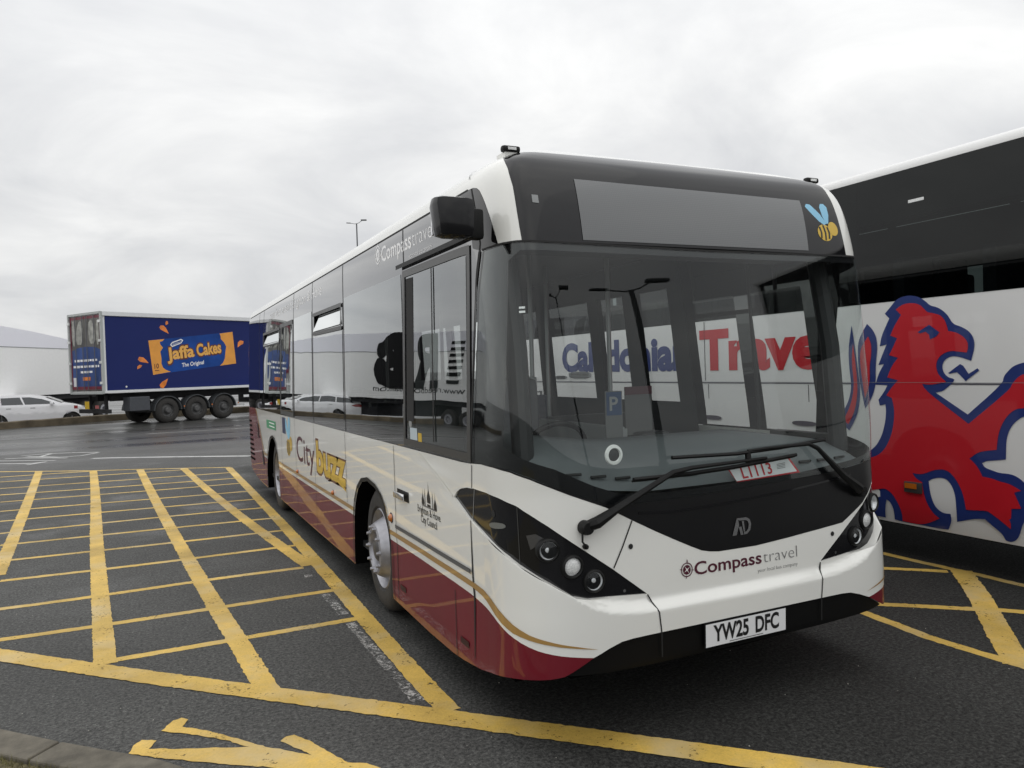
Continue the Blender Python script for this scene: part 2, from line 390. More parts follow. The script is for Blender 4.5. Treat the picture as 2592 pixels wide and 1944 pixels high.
GUT, BELT = 2.762, 1.322
arF = [(3.25,.218),(3.252,.55),(3.27,.70),(3.33,.83),(3.43,.905),(3.58,.96),(3.79,.985),(3.98,.955),(4.12,.875),(4.22,.76),(4.28,.63),(4.33,.225)]
arR = [(8.27,.215),(8.26,.60),(8.31,.75),(8.43,.89),(8.56,.96),(8.73,.985),(8.92,.95),(9.06,.88),(9.22,.73),(9.34,.55),(9.40,.215)]
head = [(1.935,1.118),(1.90,1.15),(1.844,1.175),(1.751,1.193),(1.653,1.200),(1.50,1.20),(1.36,1.19),(1.234,1.165),(1.15,1.122),(1.081,1.079),(0.938,0.974),(0.761,0.847),(0.574,0.703),(0.68,.712),(0.792,0.722),(0.90,.728),(0.975,0.748),(1.096,0.823),(1.237,0.890),(1.307,0.920),(1.507,0.978),(1.733,1.037)]
top_l = [(1.80,BELT),(1.654,1.328),(1.529,1.336),(1.40,1.334),(1.271,1.322),(1.157,1.294),(1.056,1.254),(0.962,1.213),(0.783,1.142),(0.64,1.066),(0.505,0.996),(0.40,.945),(0.294,0.895),(0.232,0.868),(0.18,.856),(0.124,0.849)]
top_r = [(-0.123,0.847),(-0.341,0.861),(-0.57,0.879),(-0.76,0.895),(-.938,.985),(-1.081,1.09),(-1.234,1.175),(-1.36,1.20),(-1.45,1.235),(-1.54,1.29),(-1.654,1.328),(-1.80,BELT)]
sk = [(1.04,.391),(1.097,.379),(1.20,.362),(1.299,.344),(1.41,.32),(1.526,.295),(1.731,.254),(1.9,.23),(2.076,.215),(2.5,.207)]
rearb = [(9.7,.212),(10.3,.225),(10.7,.25),(11.0,.285),(11.3,.34),(11.6,.40),(11.9,.42),(AR-.001,.42)]
bot_l = sk+arF+[(6.1,.215)]+arR+rearb
val = [(.901,.462),(.86,.478),(.819,.494),(.75,.514),(.69,.519),(.60,.52)]
mar_c = [(2.6,.642),(2.026,.640),(1.8,.636),(1.675,.629),(1.60,.622),(1.539,.612),(1.47,.597),(1.419,.582),(1.327,.553),(1.243,.530),(1.152,.508),(1.051,.490),(.901,.464)]
mar_rear = [(9.62,.645),(9.83,.83),(10.05,1.02),(10.25,1.17),(10.45,BELT)]
mar_rear2 = mar_rear+[(AR-.002,BELT)]
side_top = [(10.45,BELT)]
bot_l = mar_c[::-1]+[(3.253,.642)]+arF[2:-2]+[(4.278,.642),(8.27,.642)]+arR[2:-2]+[(9.285,.642)]+mar_rear[:-1]
outer = side_top+top_l+top_r+mir(side_top)+mir(bot_l[::-1])+mir(val[1:])+val[1:][::-1]+bot_l
bs('body_shell', [outer, head, mir(head)], m_white, gx=GAR)
# maroon skirt livery (two sides, wrapping on to the bumper)
for s in (1, -1):
    f = (lambda q: q) if s > 0 else mir
    mk = [(a, v+.002) for a, v in sk]
    secs = [mar_c[::-1]+[(3.251,.642)]+[(3.25,.3),(3.249,.220)]+mk[::-1],
            [(4.285,.642),(8.262,.642),(8.269,.217),(6.1,.217),(4.332,.227)],
            [(9.285,.642)]+mar_rear2+[(a, v+.002) for a, v in rearb[::-1]]+[(9.402,.217),(9.345,.55)]]
    for q in secs: bs('skirt_panel', f(q), m_maroon, off=.0, gx=GAR)
    gold = [(8.255,.712),(4.275,.712)], [(8.262,.678),(4.28,.678)]
    gT = [(3.262,.712),(2.6,.712),(2.006,.712),(1.696,.708),(1.576,.702),(1.485,.682),(1.42,.657),(1.366,.637),(1.289,.607),(1.197,.578),(1.092,.555),(.977,.527),(.876,.500)]
    gB = [(.977,.519),(1.092,.539),(1.198,.553),(1.292,.566),(1.375,.589),(1.44,.612),(1.497,.635),(1.55,.655),(1.604,.668),(1.724,.678),(2.014,.680),(2.6,.680),(3.264,.680)]
    bs('gold_stripe', f(gT+gB), m_gold, off=.0035)
    bs('gold_stripe', f(gold[0]+gold[1][::-1]), m_gold, off=.0035)
    bs('gold_stripe', f([(9.27,.712),(9.60,.712),(9.80,.90),(10.0,1.07),(10.2,1.21),(10.34,1.31),(10.42,1.31),(10.25,1.18),(10.05,1.03),(9.83,.84),(9.625,.655),(9.61,.672),(9.28,.680)]), m_gold, off=.0035)
# front valance
valb = [(-1.04,.391),(-.95,.385),(-.82,.375),(-.55,.365),(0,.36),(.55,.365),(.82,.375),(.95,.385),(1.04,.391)]
bs('front_valance', mir(val)+val[::-1]+valb[::-1], mat('valance_black', (.004,.004,.004), .45, spec=.2), off=-.012)
bs('front_underlip', [(-1.05,.388),(-.55,.363),(0,.358),(.55,.363),(1.05,.388),(1.0,.345),(0,.31),(-1.0,.345)], m_under, off=-.05)
# black panel under the windscreen
gb_l = [(1.40,1.336),(1.271,1.330),(1.157,1.302),(1.056,1.262),(.962,1.222),(.86,1.182),(.763,1.152),(.632,1.141),(.354,1.142)]
gb_r = [(-.045,1.152),(-.489,1.172),(-.682,1.181),(-.871,1.201),(-1.05,1.22),(-1.25,1.245),(-1.45,1.262)]
low = top_l[2:]+top_r[:-2]
bs('lower_front_panel', gb_l+gb_r+[(-1.54,1.285)]+low[::-1][1:], m_blacks, off=.001)
bs('trim_line', strip([(.60,1.095),(.4,1.080),(.1,1.085),(-.3,1.105),(-.6,1.13),(-.85,1.155)], .012), m_blackg, off=.004)
# windscreen: one curved pane, black printed border behind its edge
WS = [(1.655,1.33),(1.43,2.410),(1.2,2.412),(0,2.402),(-1.2,2.412),(-1.43,2.410),(-1.655,1.33),(-1.54,1.285)]+gb_r[::-1]+gb_l[::-1]+[(1.529,1.337)]
bs('windscreen', WS, m_wscreen, off=.002)
AP = [(1.32,1.44),(1.27,2.33),(1.18,2.375),(0,2.37),(-1.18,2.375),(-1.36,2.34),(-1.50,1.42),(-1.42,1.33),(-1.2,1.285),(-.871,1.235),(-.489,1.20),(0,1.185),(.273,1.178),(.492,1.18),(.706,1.200),(.839,1.248),(1.036,1.340),(1.218,1.395)]
bs('windscreen_border', [WS, AP], m_blackg, off=-.006)
# header: destination glass above the windscreen, black corners outside the white cowls
hin = [(1.166,2.418),(1.175,2.48),(1.182,2.552),(1.192,2.689),(1.215,2.788),(1.245,2.85),(1.268,2.90),(1.255,2.935)]
hin_r = [(-1.05,2.418),(-1.05,2.55),(-1.05,2.70),(-1.058,2.80),(-1.078,2.86),(-1.10,2.91),(-1.10,2.94)]
hout = [(1.331,2.422),(1.347,2.48),(1.372,2.575),(1.397,2.662),(1.418,2.723),(1.433,2.745),(1.455,GUT-.003),(1.494,GUT)]
gt = [(1.15,2.965),(.9,2.985),(.6,3.01),(.3,3.03),(0,3.035),(-.3,3.03),(-.6,3.01),(-.9,2.985),(-1.03,2.965)]
bs('destination_glass', hin+gt+hin_r[::-1], m_blackg, off=.001, gy=np.arange(2.4,3.06,.035))
bs('header_seam', strip([(1.43,2.414),(1.2,2.415),(0,2.405),(-1.2,2.415),(-1.43,2.414)], .010), m_seam, off=.0035)
bs('roof_shell', [(AR-.001,GUT)]+hout[::-1]+hin+gt+hin_r[::-1]+mir(hout)+[(-AR+.001,GUT),(-AR+.001,3.98),(-1.7,3.98),(0,3.98),(1.7,3.98),(AR-.001,3.98)], m_white, gx=GAR, gy=GVR)
m_disp = mat('display_face', (0.13, 0.135, 0.14), 0.25, coat=.6)
_t = m_disp.node_tree; _b = _t.nodes['Principled BSDF']; _co = _t.nodes.new('ShaderNodeTexCoord'); _mp = _t.nodes.new('ShaderNodeMapping'); _mp.inputs['Scale'].default_value = (95, 1, 95)
_vo = _t.nodes.new('ShaderNodeTexVoronoi'); _vo.inputs['Randomness'].default_value = 0.0; _vo.inputs['Scale'].default_value = 1.0
_r = _t.nodes.new('ShaderNodeMapRange'); _r.inputs['From Min'].default_value = .1; _r.inputs['From Max'].default_value = .45; _r.inputs['To Min'].default_value = 1.25; _r.inputs['To Max'].default_value = .92
_v = _t.nodes.new('ShaderNodeVectorMath'); _v.operation = 'SCALE'; _v.inputs[0].default_value = (.125,.13,.133)
_t.links.new(_co.outputs['Object'], _mp.inputs[0]); _t.links.new(_mp.outputs[0], _vo.inputs['Vector']); _t.links.new(_vo.outputs['Distance'], _r.inputs[0]); _t.links.new(_r.outputs[0], _v.inputs['Scale']); _t.links.new(_v.outputs[0], _b.inputs['Base Color'])
bs('destination_display', [(.812,2.745),(-.765,2.735),(-.735,2.434),(.806,2.430)], m_disp, off=.004)
bs('sensor_patch', [(1.079,2.644),(1.041,2.643),(1.040,2.603),(1.078,2.605)], m_grey, off=.004)
# generic flying-insect decals (plain, faceless)
def insect(c, s, name='insect_decal', sx=1.0):
    def P_(pts): return [(c[0]-x*s*sx, c[1]+y*s) for x, y in pts]
    par = bs(name, P_([(-.9,.85),(-.75,1.0),(-.5,.98),(0,.5),(.28,.05),(.12,-.05),(-.2,.12),(-.6,.5)]), m_skyb, off=.0015)
    bs('wing', P_([(.1,.85),(.25,1.05),(.5,1.08),(.66,.9),(.6,.5),(.42,.05),(.25,.02),(.12,.4)]), m_skyb, off=.002)
    bs('insect_body', P_(circle((.02,-.45),.5,24,.42)), m_yel, off=.0025)
    for q in (-.30,-.02,.24): bs('insect_stripe', P_(strip([(q,-.83+abs(q+.02)*.3),(q+.07,-.45),(q+.0,-.07-abs(q+.02)*.3)], .11)), m_textb, off=.0035)
    bs('insect_head', P_(circle((.66,-.22),.34,20,.36)), m_yel, off=.003)
insect((-.90,2.60), .118)
insect((7.45,1.06), .24, sx=1.15)

# ---------------- side bands
band = lambda: [(1.655,1.326),(1.43,2.412)]+hout+[(AR-.002,GUT),(AR-.002,BELT)]
a_y = lambda y, YC=.5: AF+(y-YC)*(AE-AF)/(BL-RR-YC)
cab = [(2.636,2.425),(1.60,2.415),(1.702,1.374),(2.715,1.376)]
wl = [rect(2.76,1.42,4.40,2.46), [(4.49,2.19),(4.49,1.42),(5.77,1.42),(5.77,2.19)], [(4.52,2.41),(4.535,2.24),(5.68,2.245),(5.69,2.415)], rect(5.86,1.42,6.90,2.46), rect(7.05,1.36,7.88,2.44), rect(7.98,1.42,9.42,2.2), rect(8.03,2.245,9.38,2.415), rect(9.52,1.42,9.90,2.46)]
bs('side_band', [band(), cab]+wl, m_band, gx=GAR)
for w in [cab, wl[0], wl[1], wl[3], wl[4], wl[5], wl[7]]:
    bs('side_window', w, m_sideg, off=.003)
wr = [(2.0,2.45),(2.66,3.09),(3.27,4.14),(4.36,5.6),(5.8,7.0),(7.2,8.4)]
door = [(.60,1.08),(1.25,1.72)]
wrr = [rect(-a_y(b), 1.50, -a_y(a), 2.43) for a, b in wr]+[rect(-a_y(b,.46), 1.335, -a_y(a,.46), 2.30) for a, b in door]
bs('side_band', [mir(band())]+wrr, m_band, gx=GAR)
for w in wrr[:6]: bs('side_window', w, m_clear, off=-.004)
dr = bs('entrance_door', [rect(-a_y(1.78,.46), .36, -a_y(.54,.46), 1.33), rect(-a_y(1.10,.46), .42, -a_y(.60,.46), 1.28), rect(-a_y(1.72,.46), .42, -a_y(1.22,.46), 1.28)], m_blacks, off=.004)
for w in wrr[6:]: bs('door_glass', w, m_clear, off=-.004, parent=None)
for a, b in ((.60,1.10),(1.22,1.72)): bs('door_glass', rect(-a_y(b,.46), .42, -a_y(a,.46), 1.28), m_sideg, off=.003)
bs('corner_cover', [(1.331,2.423)]+[(a, v-.001) for a, v in hout[1:]]+[(1.66,GUT-.003),(1.62,2.525),(1.51,2.52),(1.50,2.44),(1.432,2.413)], m_blackg, off=.0016)
# windows that open: raised frames, hoppers tilted
def frame(name, quad, w, m, off=.006, par=None):
    c = (sum(p[0] for p in quad)/len(quad), sum(p[1] for p in quad)/len(quad))
    inn = [(p[0]+(w if p[0] < c[0] else -w), p[1]+(w if p[1] < c[1] else -w)) for p in quad]
    return bs(name, [quad, inn], m, off=off, parent=par)
m_frame = mat('window_frame', (0.045, 0.045, 0.043), 0.35)
frame('cab_window_frame', [(2.715,2.475),(1.535,2.465),(1.655,1.335),(2.80,1.338)], .045, m_frame)
bs('cab_window_slider', strip([(2.13,2.425),(2.20,1.40)], .022), m_blackp, off=.010)
bs('cab_window_gap', [(2.636,2.415),(2.50,2.412),(2.575,1.50),(2.715,1.50)], m_seam, off=.005)
bs('rain_gutter', strip([(2.80,2.507),(1.50,2.511)], .028), m_blackp, off=.022)
for q in ([(4.49,2.43),(4.49,2.195),(5.775,2.205),(5.785,2.43)], [(7.96,2.43),(7.96,2.225),(9.47,2.232),(9.47,2.43)]):
    frame('hopper_frame', q, .035, m_frame, off=.010)
    a0, a1 = q[0][0]+.05, q[2][0]-.05
    p, n = BUS([a0, a1, a1, a0], [2.245, 2.245, 2.412, 2.412]); p = p+n*np.array([.012,.012,-.022,-.022])[:, None]
    child(mkobj('hopper_pane', p, [(0,1,2,3)], glass('hopper_glass', (.65,.68,.68), 1.7, 2.6)))
    bs('hopper_gap', rect(a1-.035, 2.245, a1+.01, 2.412), m_seam, off=.004)
frame('emergency_door_frame', rect(6.98,1.335,7.92,2.46), .05, m_frame, off=.006)
for a in (4.445, 5.82, 6.945, 9.46, 9.95): bs('panel_joint', strip([(a,1.33),(a,GUT-.01)], .014), m_seam, off=.0022)
bs('panel_joint', strip([(2.69,2.50),(2.675,GUT-.01)], .012), m_seam, off=.0022)
bs('gutter_line', strip([(AR-.01,GUT),(1.5,GUT)], .012), m_seam, off=.002); bs('gutter_line', mir(strip([(AR-.01,GUT),(1.5,GUT)], .012)), m_seam, off=.002)
# body panel joints
jt = [[(1.464,2.757),(1.44,2.45),(1.655,1.33)], [(1.655,1.32),(1.675,1.20)], [(1.70,1.03),(1.735,.30)], [(3.055,1.315),(3.085,.78),(3.10,.24)], [(3.20,.62),(3.19,.225)], [(4.49,1.315),(4.50,.72)], [(5.85,1.315),(5.86,.23)], [(6.95,1.315),(6.95,.23)], [(7.95,1.315),(7.97,.23)],
      [(.640,1.064),(.70,.95),(.758,.852)], [(.574,.70),(.556,.66),(.536,.62),(.525,.52),(.524,.40)], [(2.0,.60),(2.0,.22)], [(1.482,2.83),(1.48,2.96),(1.40,3.05),(1.30,3.12)]]
for j in jt:
    bs('body_joint', strip(j, .007), m_seam, off=.0032)
for j in (jt[9], jt[10], jt[12], jt[1], jt[2]):
    if j is not jt[9]: bs('body_joint', mir(strip(j, .007)), m_seam, off=.0032)
bs('windscreen_side_seam', strip([(1.445,2.41),(1.668,1.33)], .014), m_seam, off=.004)
# crease highlight: small proud ridge along the body crease
cre = [(2.508,1.312),(2.2,1.215),(1.95,1.122)]
bs('body_crease', strip(cre, .010), m_white, off=.006)
# rub rail, handle, lamps
m_rail = mat('rub_rail', (0.035, 0.035, 0.04), 0.4)
bs('rub_rail', rect(1.722,.748,3.088,.772), m_rail, off=.009)
for z in (.754,.760,.766): bs('rail_groove', strip([(1.73,z),(3.08,z)], .0018), m_grey, off=.0100)
hp, hn = BUS([3.02, 2.79], [.99, .99])
hb = MB(); hb.box(((hp[0][0]+hp[1][0])/2-.028, (hp[0][1]+hp[1][1])/2, .995), (.022,.20,.040), bev=.009); hbo = hb.build('door_handle', m_chrome, None, smooth=True); child(hbo)
bs('handle_recess', rect(2.77,.962,3.02,1.03), m_blackp, off=.003)
for a, v, r in ((3.194,.80,.03),(5.049,.728,.022),(6.869,.727,.022)):
    p, n = BUS([a],[v]); q = MB(); q.lathe([(0,.024),(r*.6,.021),(r*.9,.012),(r,.0)], c=tuple(p[0]), axis='x', n=20, sgn=-1); child(q.build('side_marker_lamp', m_amber, None, smooth=True))
    bs('marker_bezel', circle((a,v), r*1.25, 20), m_blackp, off=.003)
for a, v in ((1.873,.346),(2.987,.359)):
    bs('tow_eye_cover', [(a-.06,v-.018),(a+.06,v-.018),(a+.06,v+.018),(a-.06,v+.018)], mat('dark_red_reflector',(.03,.004,.006),.3), off=.004)
for i in range(9): bs('engine_vent_slat', strip([(10.72+.035*i,.50+.075*i),(11.32,.49+.075*i)], .032), m_under, off=.006)
for q in ([(10.28,1.10),(10.18,1.10),(10.12,.88),(10.22,.88)], [(9.83,.72),(9.70,.72),(9.62,.52),(9.74,.52)]): bs('access_grille', q, m_seam, off=.005)
bs('notice_sticker', [(9.25,1.205),(8.40,1.210),(8.40,1.095),(9.25,1.088)], mat('green_sticker',(.06,.28,.14),.5), off=.003)
for z in (1.175,1.13): bs('sticker_line', strip([(8.98,z),(8.5,z)], .014), m_textw, off=.0045)
bs('charge_flap', rect(7.62,1.10,7.86,1.30), mat('navy_flap',(.02,.03,.09),.4), off=.002)
# headlamp clusters
m_lens = glass('lamp_lens', (.93,.95,.95), 1.45)
m_refl = mat('lamp_reflector', (.88,.88,.90), .30, metal=.45, noise=.15, nscale=60)
m_frost = mat('frosted_lens', (.70,.71,.70), .35, coat=1, noise=.25, nscale=150)
for s in (1, -1):
    f = (lambda q: q) if s > 0 else mir
    hl = bs('headlamp_cluster', f(head), m_blackg, off=-.006, fn=BUS0)
    hp_, hn_ = BUS(np.array([q_[0] for q_ in f(head)]), np.array([q_[1] for q_ in f(head)])); hq_, hm_ = BUS0(np.array([q_[0] for q_ in f(head)]), np.array([q_[1] for q_ in f(head)])); nh = len(head)
    child(mkobj('cluster_rim', np.vstack([hp_+hn_*.001, hq_-hm_*.008]), [(i, (i+1) % nh, nh+(i+1) % nh, nh+i) for i in range(nh)], m_white))
    rim = head+[head[0]]
    #bs('cluster_edge', [f(head), f([(p[0]+(1.25-p[0])*.012, p[1]+(.95-p[1])*.05) for p in head])], m_blackp, off=.004)
    for k, (a, v) in enumerate(((1.083,.966),(.971,.884),(.866,.806))):
        p, n = BUS([s*a],[v]); n_ = Vector((-s*(.22 if k == 0 else .08), -1, 0)).normalized(); rot = n_.to_track_quat('Z', 'Y').to_matrix(); c = Vector(p[0])
        R_ = .043
        q = MB(); q.lathe([(R_+.016,-.02),(R_+.012,.006),(R_+.004,.012),(R_,.008),(R_,-.02)], axis='z', n=32); q.v = [tuple(rot @ Vector(v_)+c) for v_ in q.v]; bz = child(q.build('lamp_bezel', m_blackp, None, smooth=True))
        q = MB()
        if k == 1: q.lathe([(0,.008),(R_*.6,.006),(R_,-.004)], axis='z', n=32)
        else: q.lathe([(.012,-.018),(.016,-.03),(R_*.55,-.026),(R_*.85,-.012),(R_,.003)], axis='z', n=32); q.lathe([(0,-.004),(.012,-.006),(.013,-.03)], axis='z', n=16)
        q.v = [tuple(rot @ Vector(v_)+c) for v_ in q.v]; child(q.build('headlight', m_frost if k == 1 else m_refl, None, smooth=True))
        if k != 1:
            q = MB(); q.lathe([(0,.012),(R_*.6,.010),(R_,.004)], axis='z', n=32); q.v = [tuple(rot @ Vector(v_)+c) for v_ in q.v]; child(q.build('lamp_lens', m_lens, None, smooth=True))
    bs('indicator_lamp', f([(1.19,1.03),(1.14,1.04),(1.10,1.02),(1.13,.99),(1.17,.965)]), mat('smoked_lens',(.05,.05,.052),.15,coat=1), off=-.004, fn=BUS0)
    bs('camera_eye', f(circle((1.43,1.105),.018)), m_seam, off=-.004, fn=BUS0)
    bs('led_dot', f(circle((.70,.735),.008,10)), m_chrome, off=-.004, fn=BUS0)
    bs('cluster_joint', f(strip([(1.655,1.195),(1.70,1.03)], .006)), m_grey, off=-.004, fn=BUS0); bs('cluster_joint', f(strip([(1.235,1.16),(1.235,.895)], .005)), m_frame, off=-.004, fn=BUS0)
pill = smoothpoly([(1.487,1.056),(1.323,1.074),(1.321,1.046),(1.480,1.026)], 2)
bs('badge', pill, mat('badge_steel',(.22,.23,.22),.35,metal=.5), off=-.004, fn=BUS0)
# small fittings on the front
for c in ((.656,.942),(-.676,.843)): bs('washer_plug', circle(c, .013, 14), m_seam, off=.003)
# number plate
m_pl = bs('number_plate', rect(-.256,.398,.268,.513), m_plate, off=.012, ed=.1)
bt('plate_lettering', 'YW25', (.222,.422), (-.005,.422), .078, m_textb, off=.0135, bold=.03)
bt('plate_lettering', 'DFC', (-.05,.422), (-.208,.422), .078, m_textb, off=.0135, bold=.03)
bs('plate_small_print', strip([(.12,.4075),(-.10,.4075)], .004), m_textg, off=.0145)
bs('plate_back', rect(-.262,.392,.274,.519), m_blackp, off=.006, ed=.1)
# maker's emblem (slanted strokes and a bowl)
em = [[(.033,.917),(.006,.917),(-.014,.965),(-.012,.998),(-.002,1.003)], [(-.012,.958),(-.030,.958),(-.040,.915),(-.022,.915)], [(.0,1.003),(-.066,1.002),(-.088,.990),(-.096,.965),(-.088,.935),(-.066,.917),(-.044,.915),(-.044,.928),(-.060,.930),(-.074,.942),(-.080,.965),(-.074,.982),(-.06,.988),(-.02,.990)], [(-.034,.985),(-.048,.985),(-.052,.93),(-.043,.93)]]
for q in em: bs('emblem', q, m_chrome, off=.006, ed=0, gx=(), gy=())
# operator's name
def compass(c, r, m1, m2):
    O_ = .001 if c[0] > 1.8 else .003
    bs('compass_emblem', [circle(c, r, 32), circle(c, r*.86, 32)], m2, off=O_, ed=0, gx=(), gy=())
    bs('compass_star', circle(c, r*.66, 24), m1, off=O_, ed=0, gx=(), gy=())
    mw_ = m_white if m1 is m_textm else m_band
    for k in range(2):
        t_ = PI/4+k*PI/2+.2; bs('compass_needle', [(c[0]+r*.62*math.cos(t_), c[1]+r*.62*math.sin(t_)), (c[0]+r*.09*math.cos(t_+PI/2), c[1]+r*.09*math.sin(t_+PI/2)), (c[0]-r*.62*math.cos(t_), c[1]-r*.62*math.sin(t_)), (c[0]-r*.09*math.cos(t_+PI/2), c[1]-r*.09*math.sin(t_+PI/2))], mw_, off=O_+.0005+.0002*k, ed=0, gx=(), gy=())
    for k in range(4):
        t_ = k*PI/2+.15; bs('compass_tick', strip([(c[0]+r*.8*math.cos(t_), c[1]+r*.8*math.sin(t_)), (c[0]+r*1.2*math.cos(t_), c[1]+r*1.2*math.sin(t_))], r*.08), m2, off=O_+.0004, ed=0, gx=(), gy=())
    bs('compass_tick', [(c[0]-r*.12-r*.1, c[1]+r*1.1), (c[0]+r*.12-r*.1, c[1]+r*1.1), (c[0]-r*.1, c[1]+r*1.5)], m1, off=O_+.0004, ed=0, gx=(), gy=())
compass((.332,.785), .036, m_textm, m_textm)
bt('operator_lettering', 'Compass', (.285,.752), (-.155,.752), .062, m_textm, bold=.014)
bt('operator_lettering', 'travel', (-.168,.752), (-.406,.752), .062, m_textg, bold=-.018)
bt('slogan_lettering', 'your local bus company', (-.126,.706), (-.407,.706), .019, m_textg, bold=-.01)
compass((3.30,2.672), .07, m_textw, m_textw)
bt('operator_lettering', 'Compass', (3.205,2.607), (2.505,2.607), .105, m_textw, off=.0009, bold=.014)
bt('operator_lettering', 'travel', (2.485,2.607), (2.07,2.607), .105, m_textw, off=.0009, bold=-.014)
bt('slogan_lettering', 'your local bus company', (2.565,2.54), (2.115,2.54), .032, m_textw, off=.0009, bold=-.005)
bt('slogan_lettering', 'your buzz around Brighton & Hove', (8.85,2.585), (5.34,2.585), .105, m_textw, off=.0009, bold=.006, shear=.1)
bt('route_brand_lettering', 'City', (6.90,.86), (5.87,.86), .27, m_textm, off=.001, bold=.006)
m_brown = mat('brown_outline', (.13,.05,.02), .4)
bt('route_brand_outline', 'buzz', (5.79,.85), (4.49,.85), .30, m_brown, off=.0008, bold=.068)
bt('route_brand_lettering', 'buzz', (5.765,.858), (4.515,.858), .283, m_yel, off=.0016, bold=.040)
bs('brand_underline', [(4.95,.862),(4.52,.80),(4.58,.835),(4.95,.90)], m_yel, off=.0020)
# council crest: domes and minarets above two lines
bt('council_lettering', 'Brighton & Hove', (2.598,.940), (2.175,.940), .044, m_textb, bold=.006)
bt('council_lettering', 'City Council', (2.535,.883), (2.24,.883), .044, m_textb, bold=.006)
def dome(a, v, r, h): return [(a+r*.9,v),(a+r,v+h*.16),(a+r*.85,v+h*.32),(a+r*.4,v+h*.46),(a+r*.12,v+h*.60),(a,v+h),(a-r*.12,v+h*.60),(a-r*.4,v+h*.46),(a-r*.85,v+h*.32),(a-r,v+h*.16),(a-r*.9,v)]
for a, v, r, h in ((2.48,.995,.024,.11),(2.255,.995,.026,.11),(2.37,1.02,.032,.135)): bs('council_crest', dome(a,v,r,h), m_textb, off=.0012, ed=0, gx=(), gy=())
for a in (2.44, 2.30): bs('council_crest', [(a+.006,.995),(a+.004,1.07),(a,1.105),(a-.004,1.07),(a-.006,.995)], m_textb, off=.0012, ed=0, gx=(), gy=())
bs('council_crest', rect(2.235,.988,2.50,.998), m_textg, off=.0012, ed=0, gx=(), gy=()); bs('council_crest', rect(2.34,.998,2.40,1.012), m_textb, off=.00125, ed=0, gx=(), gy=())
# stickers low in the cab window
bs('window_sticker', circle((2.65,1.485), .03, 18, .028), m_grey, off=.004); bs('window_sticker', rect(2.52,1.385,2.66,1.46), mat('pale_sticker',(.45,.52,.56),.5), off=.004); bs('window_sticker', rect(2.435,1.38,2.505,1.435), m_yel, off=.004)
# wheel arches, wheels
for cx_, ar, yw in ((0, arF, 2.66), (0, arR, 7.70)):
    for s in (1, -1):
        A_ = np.array([p[0] for p in ar])*s; V_ = np.array([p[1] for p in ar]); p, n = BUS(A_, V_)
        q = p.copy(); q[:, 0] += s*.55; k = len(A_)
        child(mkobj('wheel_arch', np.vstack([p, q]), [(i, i+1, k+i+1, k+i) for i in range(k-1)]+[tuple(range(k, 2*k))], m_under))
        bs('arch_lip', [(x*s, y) for x, y in [(p_[0]+(p_[0]-(3.79 if ar is arF else 8.83))*.03, p_[1]+(.03 if p_[1] > .6 else .0)) for p_ in ar]+[p_ for p_ in ar[::-1]]], m_blackp, off=.008)
m_rim2 = mat('dark_bolts', (.12,.12,.125), .4, metal=.7)
def wheel(x, y, s, front=True, steer=0.0):
    """s=-1: outer face towards -x"""
    q = MB(); R = .478
    q.lathe([(.30,-.01),(.32,.012),(.36,.016),(.42,.010),(.455,-.012),(.474,-.045),(R,-.07),(R,-.12),(R-.006,-.122),(R-.006,-.132),(R,-.134),(R,-.20),(R-.02,-.25),(.30,-.26)], n=72, sgn=s)
    tyre = q.build('wheel', m_rubber, None, smooth=True)
    tyre.location = (x, y, R); tyre.rotation_euler = (0, 0, steer)
    child(tyre)
    q = MB()
    if front: prof = [(.305,-.004),(.295,.006),(.288,-.004),(.270,-.03),(.262,-.055),(.235,-.030),(.205,.028),(.19,.052),(.165,.06),(.150,.052),(.142,.02),(.135,-.02),(0,-.025)]
    else: prof = [(.305,-.004),(.295,.006),(.285,-.010),(.265,-.06),(.250,-.115),(.20,-.135),(.165,-.14),(.150,-.10),(.145,-.05),(.12,-.035),(0,-.03)]
    q.lathe(prof, n=64, sgn=s)
    if front:
        for k in range(10):
            a = 2*PI*k/10; c, sn = math.cos(a)*.1675, math.sin(a)*.1675
            q.lathe([(0,.082),(.010,.082),(.0125,.072),(.014,.045)], c=(0, c, sn), n=8, sgn=s); q.lathe([(0,.064),(.019,.062),(.021,.05)], c=(0, c, sn), n=8, sgn=s)
    r = q.build('rim', m_rim, None, smooth=True); r.parent = tyre
    q = MB()
    q.lathe([(0,.052),(.07,.05),(.095,.035),(.10,-.015)] if front else [(0,.0),(.08,-.005),(.10,-.03)], n=32, sgn=s)
    r = q.build('hub_cap', m_rim2 if front else m_rim, None, smooth=True); r.parent = tyre
for y, fr in ((2.66, True), (7.70, False)):
    wheel(.062, y, -1, fr, math.radians(-2) if fr else 0); wheel(2.44-.062, y, 1, fr)
# underside, chassis
q = MB(); q.box((BC,1.25,.30),(2.2,1.6,.14)); q.box((BC,5.15,.30),(2.2,3.9,.14)); q.box((BC,9.2,.34),(2.2,1.9,.14)); q.box((BC,5.2,.5),(1.2,9.4,.2)); child(q.build('chassis', m_under))
